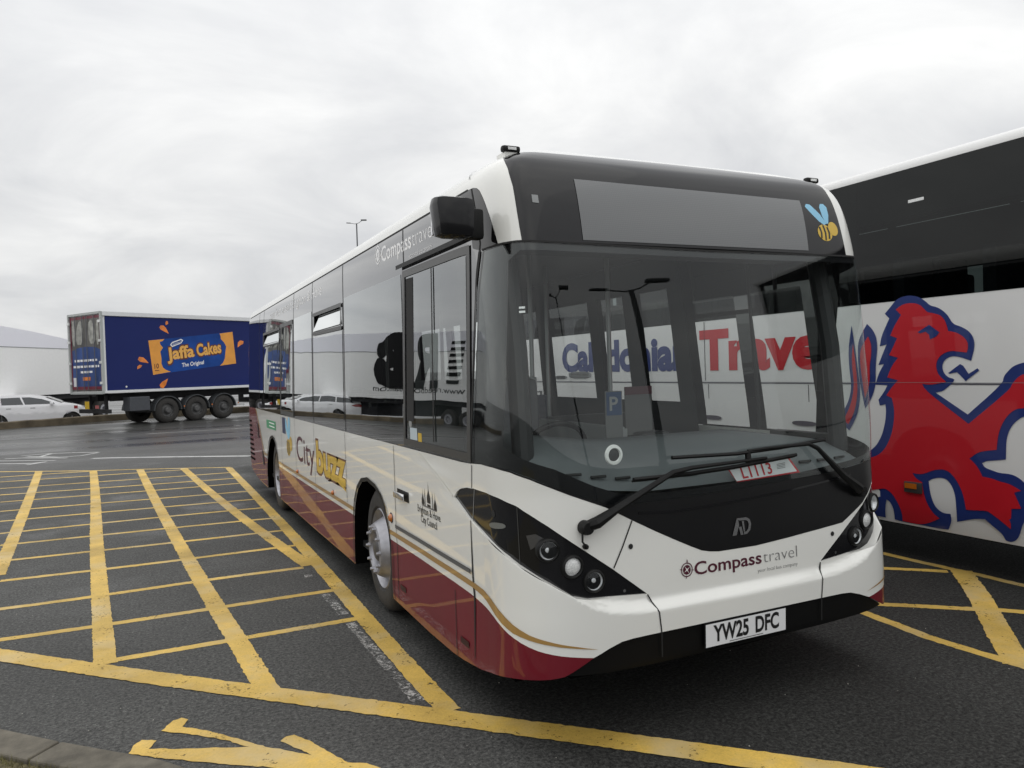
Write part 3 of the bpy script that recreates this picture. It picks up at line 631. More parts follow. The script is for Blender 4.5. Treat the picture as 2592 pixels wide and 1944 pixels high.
# interior
q = MB(); q.box((BC,5.3,.40),(2.3,9.6,.05)); child(q.build('cabin_floor', m_darkin))
q = MB(); q.box((BC,5.6,2.70),(2.0,9.2,.03)); q.box((BC,.90,2.62),(2.0,.4,.03)); child(q.build('ceiling_lining', mat('ceiling_grey',(.10,.102,.105),.6)))
q = MB(); q.box((BC,10.3,1.6),(2.1,.05,2.2)); child(q.build('rear_bulkhead', m_darkin))
for s in (1, -1):
    holes = [w for w in (wrr if s < 0 else [cab]+wl)]
    e0 = 1.75 if s > 0 else 2.78; big = [(s*AE, 2.70), (s*e0, 2.70), (s*e0, 1.0), (s*AE, 1.0)]
    hh = [[(max(-AE+.1, min(AE-.1, x)) if abs(x) > 1.8 else s*1.86, y) for x, y in w] for w in holes]
    hh = [w for w in hh if max(abs(p[0]) for p in w)-min(abs(p[0]) for p in w) > .1 and (s > 0 or min(abs(p[0]) for p in w) > 2.8)]
    bs('interior_panel', [big]+hh, m_lining, off=-.05, gx=np.arange(-11,11.1,.8), gy=(), ed=.3)
# pillars behind the windscreen corners
for x in (.155, 2.30):
    q = MB(); q.tube([(x,.34,1.25),(x,.39,1.9),(x+(.0),.50,2.52)], .055, 10); q.box((x,.62,1.0),(.08,.5,.7)); child(q.build('front_pillar', m_darkin, smooth=True))
q = MB(); q.box((BC,.56,2.50),(1.98,.34,.14), bev=.03); child(q.build('header_lining', m_darkin))
# dashboard following the glass
def dash():
    vs, fs = [], []; As = np.linspace(1.33, -1.33, 30)
    for k, (off, v, dy, z) in enumerate(((-.03,1.19,0,None),(-.05,None,.16,1.30),(-.05,None,.40,1.395),(-.05,None,.52,1.41),(-.05,None,.56,1.35),(-.05,None,.58,.7))):
        for a in As:
            hgt = 1.19+.14*max(0, (a-.5))**1.2
            p, n = BUS([a],[hgt]); p = p[0]+n[0]*-.035
            fall = 1.0 if a > -.45 else max(0., 1-(-.45-a)*1.2)
            if k == 0: vs.append(tuple(p))
            else: vs.append((p[0]*.97+BC*.03, p[1]+dy*(.55+.45*fall), (z if z < 1 else p[2]+(z-1.19)*(.45+.55*fall)) ))
    m_ = len(As)
    for k in range(5):
        for i in range(m_-1): fs.append((k*m_+i, k*m_+i+1, (k+1)*m_+i+1, (k+1)*m_+i))
    return child(mkobj('dashboard', vs, fs, m_dash, smooth=True))
dash_o = dash()
for a in (1.08,.94,.80,.66,.52,.38,.24,-.42,-.56,-.70,-.84):
    p, n = BUS([a, a-.085],[1.19+.14*max(0,(a-.5))**1.2+.045]*2); p = p+n*-.09
    q = MB(); q.tube([tuple(p[0]+np.array([0,0,.012])), tuple(p[1]+np.array([0,0,.012]))], .008, 6); child(q.build('defroster_vent', m_seam))
q = MB(); q.lathe([(.050,0),(.047,.008),(.034,.010),(.031,.002)], axis='y', n=32, sgn=-1); rp, rn = BUS([.711],[1.385]); q.v = [tuple(Vector(v_)+Vector(rp[0]+rn[0]*-.012)) for v_ in q.v]; child(q.build('sensor_ring', m_whitep, smooth=True))
q = MB(); q.lathe([(0,.006),(.02,.006),(.033,.0)], axis='y', n=24, sgn=-1); q.v = [tuple(Vector(v_)+Vector(rp[0]+rn[0]*-.012)) for v_ in q.v]; child(q.build('sensor_eye', m_darkin, smooth=True))
# driver's seat, wheel, cab partition, poles
q = MB(); q.box((.62,1.35,.95),(.50,.5,.16), bev=.05); q.box((.62,1.62,1.36),(.52,.15,.78), bev=.06); q.box((.62,1.64,1.86),(.30,.12,.22), bev=.05); q.box((.62,1.4,.65),(.3,.3,.5)); child(q.build('driver_seat', mat('driver_seat_fabric',(.13,.135,.145),.8,noise=.1,nscale=20), smooth=True))
q = MB(); wr_ = Matrix.Rotation(math.radians(-62), 3, 'X')
ring = [tuple(wr_ @ Vector((.22*math.cos(t_), .22*math.sin(t_), 0))+Vector((.60,.88,1.30))) for t_ in np.linspace(0, 2*PI, 33)]
q.tube(ring, .016, 8); q.tube([(.60,.88,1.30),(.60,.70,1.0)], .03, 8); q.tube([ring[0],(.60,.88,1.29),ring[16]], .012, 6); child(q.build('steering_wheel', m_blackp, smooth=True))
q = MB(); q.box((.60,2.02,1.10),(1.0,.04,1.3), bev=.018); child(q.build('cab_partition', mat('pale_partition', (.45,.47,.47), .6)))
q = MB(); q.box((1.12,1.45,.95),(.04,1.1,.95)); q.tube([(1.12,.92,1.42),(1.12,2.0,1.42)], .018, 8); child(q.build('cab_door', m_grey))
m_pole = mat('grab_pole', (.35,.36,.36), .3, metal=.4)
for x, y in ((.30,2.35),(1.16,2.2),(1.70,1.95),(1.62,2.8),(.95,3.6),(1.62,4.6),(.95,5.4)):
    q = MB(); q.tube([(x,y,.42),(x,y,2.68)], .018, 8); child(q.build('grab_pole', m_pole, smooth=True))
q = MB(); q.tube([(.15,2.1,1.50),(.2,2.1,1.62),(.7,2.1,1.62),(.78,2.1,1.50),(.78,2.1,1.2)], .022, 8); child(q.build('handrail', m_pole, smooth=True))
q = MB(); q.box((1.62,1.98,1.0),(.9,.05,.9), bev=.01); q.box((1.3,.95,1.15),(.22,.26,.5), bev=.03); child(q.build('ticket_machine_stand', m_darkin))
def seat(x, y):
    q = MB(); q.box((x,y,.86),(.44,.42,.10), bev=.03); q.box((x,y+.22,1.20),(.44,.09,.66), bev=.04); q.box((x,y,.62),(.3,.3,.4)); o = q.build('passenger_seat', m_seat, smooth=True); child(o)
    q = MB(); q.tube([(x-.2,y+.27,1.1),(x-.18,y+.27,1.56),(x+.18,y+.27,1.56),(x+.2,y+.27,1.1)], .014, 6); q2 = q.build('seat_handle', m_pole, smooth=True); q2.parent = o
for y in (3.1,3.9,4.7,5.5,6.3,7.3,8.2,9.0):
    for x in (.38,.85,1.62,2.08):
        if y < 3.5 and x > 1.5 : continue
        seat(x, y)
# notices hanging behind the driver
q = MB(); q.box((1.02,.86,1.52),(.12,.006,.28)); child(q.build('parking_notice', mat('notice_paper',(.12,.125,.125),.6)))
q = MB(); q.box((1.02,.856,1.585),(.105,.004,.14)); o = child(q.build('notice_blue_panel', mat('notice_blue',(.015,.05,.13),.5)))
q = MB(); q.box((1.24,.92,1.53),(.20,.006,.30)); child(q.build('operator_notice', mat('notice_grey',(.09,.09,.09),.6)))
q = MB(); q.box((1.24,.916,1.655),(.20,.004,.05)); child(q.build('notice_maroon_header', mat('notice_maroon',(.06,.012,.02),.5)))
_f = planefn((1.0,.852,1.53),(1,0,0),(0,0,1)); child(text('notice_lettering', 'P', _f, (-.015,.015), (.045,.015), .08, m_grey, off=.002, bold=.02))
# wipers
def bp(a, v, off):
    p, n = BUS([a],[v]); return tuple(p[0]+n[0]*off)
q = MB(); q.tube([bp(.90,1.062,.012), bp(.86,1.085,.055), bp(.76,1.135,.06), bp(.55,1.225,.06), bp(.42,1.277,.055), bp(.30,1.290,.05), bp(.0,1.296,.045), bp(-.20,1.300,.04)], [.026,.030,.020,.015,.014,.011,.009,.008], 8); child(q.build('wiper_arm', m_blackp, smooth=True))
q = MB(); q.lathe([(0,.05),(.028,.05),(.034,.03),(.034,0)], axis='y', n=20, sgn=-1, c=bp(.905,1.062,.0)); q.tube([bp(.925,1.055,.03),bp(.93,1.0,.035),bp(.905,.972,.02)], .005, 6); q.lathe([(0,.02),(.012,.018),(.013,0)], axis='y', n=12, sgn=-1, c=bp(.905,.972,.0)); child(q.build('wiper_pivot', m_blackp, smooth=True))
q = MB(); q.tube([bp(.635,1.262,.03), bp(.3,1.262,.032), bp(0,1.272,.032), bp(-.42,1.300,.03)], .010, 6); q.tube([bp(.635,1.252,.016), bp(.3,1.252,.018), bp(0,1.262,.018), bp(-.42,1.290,.016)], .005, 4); child(q.build('wiper_blade', m_blackp, smooth=True))
q = MB(); q.tube([bp(-.90,1.06,.02), bp(-.84,1.085,.06), bp(-.72,1.17,.06), bp(-.62,1.265,.055), bp(-.56,1.325,.05), bp(-.50,1.352,.045), bp(-.2,1.350,.04), bp(-.08,1.345,.035)], [.026,.028,.020,.015,.013,.011,.009,.008], 8); child(q.build('wiper_arm', m_blackp, smooth=True))
q = MB(); q.lathe([(0,.05),(.028,.05),(.034,.03),(.034,0)], axis='y', n=20, sgn=-1, c=bp(-.90,1.06,.0)); child(q.build('wiper_pivot', m_blackp, smooth=True))
q = MB(); q.tube([bp(.40,1.347,.03), bp(0,1.336,.034), bp(-.3,1.345,.034), bp(-.64,1.366,.03)], .010, 6); q.tube([bp(-.085,1.345,.03),bp(-.085,1.285,.03)], .016, 6); child(q.build('wiper_blade', m_blackp, smooth=True))
# mirror on the driver's side
q = MB(); q.box((-.175,.36,2.535),(.205,.13,.195), bev=.045)
q.v = [(x+(.012 if z < 2.5 else 0)*(1 if x < -.175 else -.5), y, z) for x, y, z in q.v]
mo = child(q.build('wing_mirror', mat('mirror_housing', (.010,.010,.011), .12, spec=.3), smooth=True))
q = MB(); q.box((-.175,.432,2.535),(.16,.01,.15), bev=.004); r_ = q.build('mirror_glass', m_chrome); r_.parent = mo
q = MB(); q.box((-.045,.435,2.525),(.11,.07,.150), bev=.02); r_ = q.build('mirror_arm', m_blackp, smooth=True); r_.parent = mo
# roof marker lamps
for s in (1, -1):
    c = (BC-s*1.03, .44, 2.905)
    q = MB(); q.box((c[0],c[1]+.02,2.918),(.10,.04,.034), bev=.014); o = child(q.build('roof_marker_lamp', m_blackp, smooth=True))
    q = MB(); q.box((c[0],c[1]-.002,2.918),(.045,.006,.014)); r_ = q.build('lamp_lens', m_lens); r_.data.materials[0] = m_frost; r_.parent = o
    q = MB(); q.box((c[0],c[1]+.06,2.885),(.07,.10,.04)); r_ = q.build('lamp_foot', m_white); r_.parent = o
bs('windscreen_label', rect(1.165,2.095,1.205,2.105), m_textw, off=-.004); bs('windscreen_label', rect(1.165,2.075,1.205,2.085), m_textw, off=-.004)
tag(bus, 'white and maroon single-decker bus with a black front and folded wipers, nearest the camera', 'bus')
# trade plate card lying behind the windscreen
card = empty('trade_plate', (BC+.25, .2, 1.22))
def cf(A, V):
    p, n = BUS(A, V); return p-n*.0, n
o = sheet('plate_card', [[(.020,1.262),(-.412,1.290),(-.486,1.198),(-.046,1.180)]], BUS, m_red, None, -.018, (), (), .08); child(o, card)
o = sheet('plate_face', [[(.004,1.254),(-.402,1.281),(-.464,1.206),(-.038,1.190)]], BUS, m_plate, None, -.0165, (), (), .08); child(o, card)
o = text('plate_digits', 'L1113', BUS, (-.082,1.200), (-.290,1.211), (.018,.058), m_red, None, off=-.015, bold=.014); child(o, card)
for k in range(4): o = sheet('plate_small_print', [strip([(-.32,1.255-.008*k),(-.38,1.259-.008*k)], .003)], BUS, m_textg, None, -.015); child(o, card)
tag(card, 'white trade plate card with red edge and red digits lying inside the bus windscreen', 'licence plate')
# ================================================================== coach on the right
coach = empty('touring_coach', (5.70, 3.6, 0))
CX0, CX1, CY0, CY1 = 4.45, 6.95, -2.8, 9.9
def COA(A, V):
    A = np.asarray(A, float); V = np.asarray(V, float)
    t = np.clip((V-3.42)/.30, 0, 1)*PI/2; ex = np.clip(V-3.72, 0, None)
    x = CX0+.22*(1-np.cos(t))+ex; z = np.minimum(V, 3.42)+.12*np.sin(t)+np.where(V > 3.72, .05*np.sin(np.clip(ex/1.03, 0, 1)*PI/2), 0)
    lo = np.clip((.62-V)/.3, 0, 1); x = x+lo**2*.05
    n = np.stack([-np.cos(t)-(lo*-.0), np.zeros_like(A), np.sin(t)-lo*.28], -1); n /= np.linalg.norm(n, axis=1, keepdims=True)
    return np.stack([x, A, z], -1), n
def COF(A, V):
    p, n = COA(A, V); p[:, 0] = 11.40-p[:, 0]; n[:, 0] *= -1; return p, n
def cs(name, rings, m, off=0.0, fn=COA, gx=(), gy=(), ed=0.0):
    if isinstance(rings[0], tuple): rings = [rings]
    return child(sheet(name, rings, fn, m, None, off, gx, gy, ed), coach)
def arch(c, r, y0=.33, n=14): return [(c+r*math.cos(PI*k/n), .45+r*math.sin(PI*k/n)) for k in range(n+1)]
wb = 2.30
m_cowhite = mat('coach_white_paint', (0.74, 0.74, 0.73), 0.4, coat=0.8, noise=.02, nscale=1)
for fn in (COA, COF):
    ax = (-.75, 6.9)
    lower = [(CY0,.33)]+[(ax[0]-.55,.33)]+arch(ax[0], .55)[::-1]+[(ax[0]+.55,.33),(ax[1]-.55,.33)]+arch(ax[1], .55)[::-1]+[(ax[1]+.55,.33),(CY1,.33),(CY1,wb),(CY0,wb)]
    cs('body_side', lower, m_cowhite, fn=fn, gx=np.arange(-2.6,9.8,.6), gy=np.arange(.35,.65,.05), ed=.5)
    child(gridmesh('roof', fn, (CY0, 0, 4, CY1), np.concatenate([np.linspace(3.42,3.72,14), np.linspace(3.8,4.75,6)]), m_cowhite), coach)
m_coglass = glass('coach_glass', (.17,.195,.19), 1.5, .72)
cs('window_band', [(CY0+.1,wb),(CY1-.1,wb),(CY1-.1,3.419),(CY0+.1,3.419)], m_coglass, off=.003)
cs('window_band', [(CY0+.1,wb),(CY1-.1,wb),(CY1-.1,3.419),(CY0+.1,3.419)], m_coglass, off=.003, fn=COF)
for y in (2.05, 3.55, 5.05, 6.55, 8.05, .25, -1.3):
    for x in (CX0+.03, CX1-.03):
        q = MB(); q.box((x,y,2.88),(.03,.10,1.1)); child(q.build('window_pillar', m_darkin), coach)
q = MB(); q.box((CX0+.05,3.5,3.22),(.05,12.4,.42)); child(q.build('window_blind_rail', m_darkin), coach)
q = MB(); q.box((CX1-.05,3.5,3.10),(.05,12.4,.60)); child(q.build('luggage_rack', m_darkin), coach)
q = MB(); q.box((5.70,3.5,2.16),(2.4,12.4,.05)); q.box((5.70,3.5,.40),(2.3,12.4,.1)); child(q.build('coach_floor', m_darkin), coach)
q = MB(); q.box((5.7,CY0+.02,1.9),(2.4,.04,3.1)); child(q.build('front_end', m_cowhite), coach)
q = MB(); q.box((5.7,CY0,2.35),(2.2,.05,1.7), bev=.02); child(q.build('coach_windscreen', m_blackg), coach)
q = MB(); q.box((5.7,CY1-.02,1.9),(2.4,.04,3.1)); child(q.build('rear_end', m_cowhite), coach)
m_coseat = mat('coach_seat', (.035,.038,.05), .9, noise=.2)
for y in np.arange(-1.6, 9.2, .82):
    for x in (4.80, 5.28, 6.15, 6.62):
        q = MB(); q.box((x,y,2.42),(.42,.13,.56), bev=.05); child(q.build('seat_headrest', m_coseat, smooth=True), coach)
cs('waist_moulding', strip([(CY0+.02,1.575),(CY1-.02,1.575)], .014), mat('moulding_grey',(.10,.10,.12),.6,spec=.2), off=.003)
cs('waist_moulding', strip([(CY0+.02,1.586),(CY1-.02,1.586)], .003), m_grey, off=.009)
for a, z0, z1 in ((2.60,.40,1.56),(4.11,.40,1.56),(5.55,.40,1.56),(7.9,.40,1.56),(4.16,1.6,2.29)): cs('locker_joint', strip([(a,z0),(a,z1)], .010), m_seam, off=.004)
for a in (4.05, 2.66): cs('locker_handle', smoothpoly([(a-.16,1.145),(a+.16,1.145),(a+.16,1.195),(a-.16,1.195)], 2), mat('handle_dark',(.05,.04,.06),.4), off=.01)
for q_ in (rect(6.74,1.625,7.40,1.735), rect(7.46,1.62,7.86,1.675)):
    g = cs('engine_grille', smoothpoly([(q_[0][0],q_[0][1]),(q_[1][0],q_[0][1]),(q_[1][0],q_[2][1]),(q_[0][0],q_[2][1])], 1), m_grey, off=.006)
    for k in range(4): 
        z = q_[0][1]+(q_[2][1]-q_[0][1])*(k+1)/5; cs('grille_slat', strip([(q_[0][0]+.06,z),(q_[1][0]-.06,z)], .010), m_frame, off=.008)
# lettering and lion
child(text('coach_lettering', 'Caledonian', COA, (7.60,1.752), (4.44,1.745), .395, m_blue, None, off=.004, bold=.045), coach)
child(text('coach_lettering', 'Travel', COA, (4.25,1.745), (2.28,1.742), .42, m_red, None, off=.004, bold=.045), coach)
LB=[(1.706,2.198),(1.646,2.253),(1.591,2.311),(1.524,2.333),(1.446,2.336),(1.362,2.312),(1.305,2.269),(1.265,2.231),(1.209,2.216),(1.154,2.182),(1.108,2.134),(1.071,2.066),(1.003,2.04),(0.944,2.007),(0.908,1.963),(0.89,1.912),(0.896,1.848),(0.923,1.761),(0.964,1.776),(1.016,1.795),(1.077,1.804),(1.123,1.79),(1.155,1.762),(1.172,1.717),(1.157,1.666),(1.119,1.628),(1.08,1.621),(1.065,1.609),(1.089,1.577),(1.145,1.533),(1.176,1.514),(1.233,1.502),(0.958,1.33),(0.675,1.579),(0.667,1.634),(0.633,1.675),(0.592,1.715),(0.515,1.741),(0.41,1.752),(0.375,1.58),(0.416,1.368),(0.522,1.331),(0.552,1.316),(0.599,1.273),(0.634,1.216),(0.656,1.139),(0.661,0.994),(0.741,0.979),(0.812,0.969),(0.848,0.948),(0.827,0.914),(0.771,0.899),(0.715,0.884),(0.633,0.886),(0.58,0.872),(0.53,0.837),(0.477,0.776),(0.48,0.601),(0.536,0.538),(0.574,0.435),(0.609,0.374),(0.663,0.347),(0.697,0.357),(0.717,0.409),(0.779,0.455),(0.839,0.504),(0.937,0.488),(1.079,0.439),(1.073,0.507),(1.073,0.624),(1.092,0.71),(1.137,0.778),(1.192,0.794),(1.273,0.777),(1.314,0.75),(1.3,0.638),(1.262,0.537),(1.198,0.494),(1.127,0.498),(1.124,0.439),(1.169,0.357),(1.249,0.35),(1.364,0.353),(1.606,0.351),(1.678,0.36),(1.667,0.444),(1.692,0.513),(1.732,0.534),(1.758,0.446),(1.77,0.361),(1.941,0.361),(2.018,0.407),(2.005,0.892),(1.842,0.988),(1.77,1.091),(1.73,1.206),(1.713,1.319),(1.72,1.39),(1.778,1.377),(1.79,1.429),(1.723,1.51),(1.694,1.562),(1.818,1.566),(1.784,1.663),(1.726,1.75),(1.782,1.743),(1.742,1.83),(1.694,1.924),(1.764,1.911),(1.748,1.99),(1.709,2.068),(1.661,2.152)]
LR=[(1.593,2.225),(1.525,2.266),(1.439,2.271),(1.363,2.252),(1.315,2.202),(1.291,2.178),(1.242,2.167),(1.179,2.147),(1.14,2.107),(1.118,2.047),(1.11,2.01),(1.042,1.996),(0.982,1.959),(0.946,1.915),(0.944,1.864),(0.955,1.829),(1.03,1.839),(1.091,1.848),(1.154,1.828),(1.202,1.792),(1.223,1.741),(1.217,1.681),(1.19,1.636),(1.135,1.592),(1.207,1.577),(1.288,1.566),(1.354,1.576),(1.322,1.515),(0.952,1.254),(0.622,1.531),(0.601,1.579),(0.56,1.627),(0.516,1.654),(0.424,1.673),(0.428,1.414),(0.521,1.394),(0.577,1.389),(0.639,1.339),(0.688,1.261),(0.717,1.176),(0.729,1.064),(0.81,1.05),(0.883,1.03),(0.95,0.974),(0.914,0.948),(0.871,0.895),(0.846,0.841),(0.772,0.836),(0.703,0.816),(0.635,0.81),(0.549,0.767),(0.602,0.746),(0.551,0.63),(0.624,0.619),(0.641,0.458),(0.708,0.509),(0.777,0.554),(0.819,0.575),(0.892,0.564),(0.988,0.556),(1.001,0.649),(1.03,0.733),(1.082,0.814),(1.151,0.866),(1.255,0.855),(1.371,0.797),(1.464,0.802),(1.423,0.752),(1.373,0.735),(1.358,0.63),(1.327,0.543),(1.279,0.474),(1.231,0.444),(1.33,0.389),(1.432,0.354),(1.597,0.36),(1.586,0.425),(1.611,0.516),(1.672,0.603),(1.744,0.634),(1.81,0.617),(1.935,0.585),(1.994,0.577),(1.986,0.877),(1.831,0.908),(1.736,0.981),(1.669,1.098),(1.635,1.227),(1.627,1.354),(1.651,1.448),(1.705,1.471),(1.649,1.543),(1.585,1.606),(1.692,1.63),(1.644,1.733),(1.58,1.802),(1.669,1.828),(1.622,1.906),(1.585,1.974),(1.652,2.001),(1.609,2.086),(1.541,2.175)]
EYE=[(1.386,2.015),(1.277,2.072),(1.185,2.004),(1.214,1.971),(1.271,1.949),(1.279,1.989),(1.311,2.017),(1.361,2.004)]
TON=[(1.118,1.665),(1.014,1.737),(0.987,1.722),(0.944,1.657),(0.87,1.701),(0.856,1.684),(0.97,1.599),(1.004,1.635),(1.041,1.672),(1.08,1.665),(1.103,1.658)]
TB1=[(1.996,1.978),(1.895,2.12),(1.83,2.059),(1.794,1.977),(1.791,1.88),(1.814,1.735),(1.814,1.574),(1.845,1.476),(1.895,1.394),(1.935,1.343),(1.987,1.573),(2.004,1.821)]
TR1=[(1.969,1.903),(1.883,2.005),(1.852,1.931),(1.855,1.834),(1.876,1.736),(1.874,1.622),(1.891,1.541),(1.932,1.442),(1.962,1.639),(1.978,1.788)]
TB2=[(2.064,2.118),(2.108,1.903),(2.101,1.714),(2.079,1.554),(2.109,1.423),(2.183,1.304),(2.222,1.214),(2.117,1.131),(2.017,1.281),(1.977,1.498),(2.006,1.713),(2.034,1.929)]
TR2=[(2.051,1.944),(2.073,1.786),(2.044,1.555),(2.093,1.365),(2.176,1.231),(2.124,1.189),(2.042,1.324),(2.006,1.526),(2.03,1.785)]
cs('lion_emblem_blue', softpoly(LB), m_blue, off=.004); cs('lion_emblem_red', softpoly(LR), m_red, off=.0065); cs('lion_eye', EYE, m_blue, off=.009); cs('lion_tongue', TON, m_blue, off=.005)
cs('lion_tail_blue', softpoly(TB1), m_blue, off=.004); cs('lion_tail_red', softpoly(TR1), m_red, off=.0065); cs('lion_tail_blue', softpoly(TB2), m_blue, off=.0045); cs('lion_tail_red', softpoly(TR2), m_red, off=.007)
q = MB(); q.box((CX0-.012,1.453,.678),(.03,.165,.095), bev=.01); o = child(q.build('side_marker_lamp', m_frame, smooth=True), coach)
q = MB(); q.box((CX0-.03,1.465,.692),(.01,.11,.045)); r_ = q.build('amber_lens', m_amber); r_.parent = o
cs('window_notice', rect(1.303,3.125,1.451,3.15), m_frost, off=.006)
for y in (-.75, 6.9):
    for x, s in ((CX0+.06, -1), (CX1-.06, 1)):
        q = MB(); q.lathe([(.30,0),(.42,.01),(.47,-.03),(.49,-.08),(.49,-.22),(.46,-.27),(.3,-.28)], c=(x,y,.49), n=48, sgn=s); o = child(q.build('wheel', m_rubber, smooth=True), coach)
        q = MB(); q.lathe([(.305,-.002),(.285,-.02),(.26,-.05),(.2,.01),(.15,.03),(.13,-.02),(0,-.02)], c=(x,y,.49), n=48, sgn=s); r_ = q.build('rim', m_rim, smooth=True); r_.parent = o
        q = MB(); n_ = 14
        q.prism(arch(y, .56), lambda u, v, h: (h, u, v), x+.02*s*-1, x-.5*s); child(q.build('wheel_arch', m_under), coach)
q = MB(); q.box((5.7,3.0,.36),(2.3,6.2,.1)); q.box((5.7,3.6,.9),(2.0,12.4,.9)); child(q.build('underside', m_under), coach)
tag(coach, 'white touring coach with a red and blue lion, parked alongside the bus', 'coach')

# ================================================================== trailers
def lchild(o, p): o.parent = p; return o
def side_fn(y0=0.0):
    def f(A, V):
        A = np.asarray(A, float); V = np.asarray(V, float)
        return np.stack([A, np.full_like(A, y0), V], -1), np.repeat(np.array([[0., -1., 0.]]), len(A), 0)
    return f
SF = side_fn()
def REF(A, V):   # rear face, A = distance to the left seen from behind
    A = np.asarray(A, float); V = np.asarray(V, float)
    return np.stack([np.full_like(A, 0.0), A, V], -1), np.repeat(np.array([[-1., 0., 0.]]), len(A), 0)
tb = empty('refrigerated_trailer', (-3.0, 30.58, 0), math.radians(30.03))
def ts(name, rings, m, off=.004, fn=SF, p=None):
    if isinstance(rings[0], tuple): rings = [rings]
    return lchild(sheet(name, rings, fn, m, None, off), p or tb)
m_tblue = mat('trailer_blue', (.012,.022,.125), .6, coat=.05, spec=.2, noise=.10, nscale=.25)
m_tblue2 = mat('pack_blue', (.010,.060,.28), .6, coat=.05, spec=.2, noise=.3, nscale=1.2)
m_org = mat('pack_orange', (.80,.33,.03), .4, coat=.5, noise=.08, nscale=3)
m_org2 = mat('drop_orange', (.80,.22,.02), .4, coat=.5, noise=.3, nscale=4)
m_twhite = mat('trailer_white', (.74,.75,.76), .45, noise=.03)
m_chass = mat('trailer_chassis', (.018,.018,.02), .8, noise=.3, nscale=3)
TL = 13.4
q = MB(); q.box((TL/2,1.28,2.95),(TL,2.56,3.05), bev=.02); lchild(q.build('trailer_body', m_twhite, bev=0), tb)
ts('side_livery', rect(.10,1.445,TL-.05,4.345), m_tblue, off=.006)
q = MB(); q.box((TL/2,-.03,4.44),(TL,.05,.17), bev=.01); lchild(q.build('cant_rail', m_twhite), tb)
q = MB(); q.box((TL/2,-.03,1.385),(TL,.06,.085), bev=.01); lchild(q.build('side_rail', m_twhite), tb)
q = MB(); q.box((-.02,.03,2.93),(.09,.10,3.2), bev=.01); q.box((-.02,2.53,2.93),(.09,.10,3.2), bev=.01); q.box((-.02,1.28,4.49),(.09,2.5,.09)); q.box((-.02,1.28,1.36),(.09,2.5,.09)); lchild(q.build('rear_frame', mat('frame_pale',(.42,.44,.43),.5)), tb)
m_door = mat('door_steel', (.13,.125,.115), .4, metal=.3, noise=.5, nscale=1.5)
ts('rear_door', rect(.09,1.42,2.47,4.43), m_door, off=.008, fn=REF)
ts('rear_door_blue', [(.16,1.62),(2.40,1.62),(2.40,3.05),(1.9,3.17),(1.28,3.2),(.6,3.17),(.16,3.05)], mat('door_blue',(.02,.06,.22),.4,noise=.4,nscale=1), off=.011, fn=REF)
ts('rear_door_red_edge', [rect(.10,1.5,2.46,4.41), rect(.19,1.62,2.37,4.30)], mat('door_red',(.16,.01,.03),.4), off=.013, fn=REF)
for q_ in ([(.5,3.3),(1.0,3.3),(1.05,4.1),(.8,4.3),(.55,3.9)], [(1.5,3.3),(2.05,3.3),(1.98,3.9),(1.7,4.3),(1.45,4.1)], rect(.25,3.25,.45,4.2), rect(2.1,3.25,2.3,4.25)): ts('rear_door_picture', smoothpoly(q_, 1), mat('picture_grey',(.34,.34,.31),.5,noise=.35,nscale=5), off=.012, fn=REF)
for (z, a0, a1) in ((2.66,2.2,.45),(2.42,2.3,.30),(2.20,1.75,.95)):
    x = a0
    while x > a1:
        w = random.uniform(.10,.26); ts('rear_door_text', rect(x-w,z-.045+random.uniform(-.01,.01),x,z+.04), m_textw, off=.0135, fn=REF); x -= w+.05
ts('rear_door_orange_text', rect(1.0,1.86,1.6,2.0), m_org2, off=.0135, fn=REF)
for y in (1.12, 1.44, .55, 2.0):
    q = MB(); q.tube([(-.05,y,1.42),(-.05,y,4.42)], .013, 6); lchild(q.build('door_lock_bar', mat('bar_steel',(.13,.135,.15),.5,metal=.3)), tb)
for y in (.08, 2.48):
    for z in (1.75,2.55,3.4,4.15):
        q = MB(); q.box((-.07,y,z),(.05,.16,.10)); lchild(q.build('door_hinge', m_frost), tb)
ts('hazard_label', rect(2.12,1.62,2.34,1.98), m_plate, off=.014, fn=REF)
pk = ts('pack_panel', [(1.84,3.41),(5.81,3.85),(5.94,2.43),(1.99,2.01)], m_tblue2, off=.009)
ts('pack_wrapper_orange', [(1.84,3.41),(2.54,3.48),(2.46,3.40),(2.33,3.36),(2.36,3.24),(2.46,3.13),(2.34,2.95),(2.38,2.69),(2.37,2.47),(2.43,2.3),(2.55,2.21),(2.77,2.12),(1.99,2.01)], m_org, off=.012)
ts('pack_wrapper_orange', [(5.81,3.85),(5.15,3.76),(5.2,3.64),(5.2,3.52),(5.36,3.37),(5.46,3.19),(5.4,2.91),(5.37,2.67),(5.27,2.47),(5.11,2.34),(5.94,2.43)], m_org, off=.012)
for q_ in ([(2.75,3.70),(2.39,3.87),(2.34,3.96),(2.4,4.04),(2.53,4.04),(2.63,3.95)],[(2.63,4.06),(2.61,4.15),(2.66,4.24),(2.73,4.21),(2.74,4.12)],[(1.82,2.49),(1.46,2.55),(1.37,2.64),(1.43,2.75),(1.6,2.73),(1.72,2.62)],[(1.33,2.25),(1.34,2.37),(1.43,2.43),(1.54,2.41),(1.48,2.32)],[(2.63,1.84),(2.36,1.71),(2.25,1.59),(2.29,1.48),(2.42,1.45),(2.53,1.58)],[(6.05,3.15),(6.07,3.37),(6.19,3.47),(6.38,3.44),(6.35,3.31),(6.21,3.26)]):
    ts('juice_drop', q_, m_org2, off=.010)
def tt(name, body, p0, p1, cap, m, off, bold=0., **k): return lchild(text(name, body, SF, p0, p1, cap, m, None, off=off, bold=bold, **k), tb)
m_ylo = mat('logo_yellow', (.85,.45,.10), .4); m_brn = mat('logo_dark', (.12,.03,.02), .4)
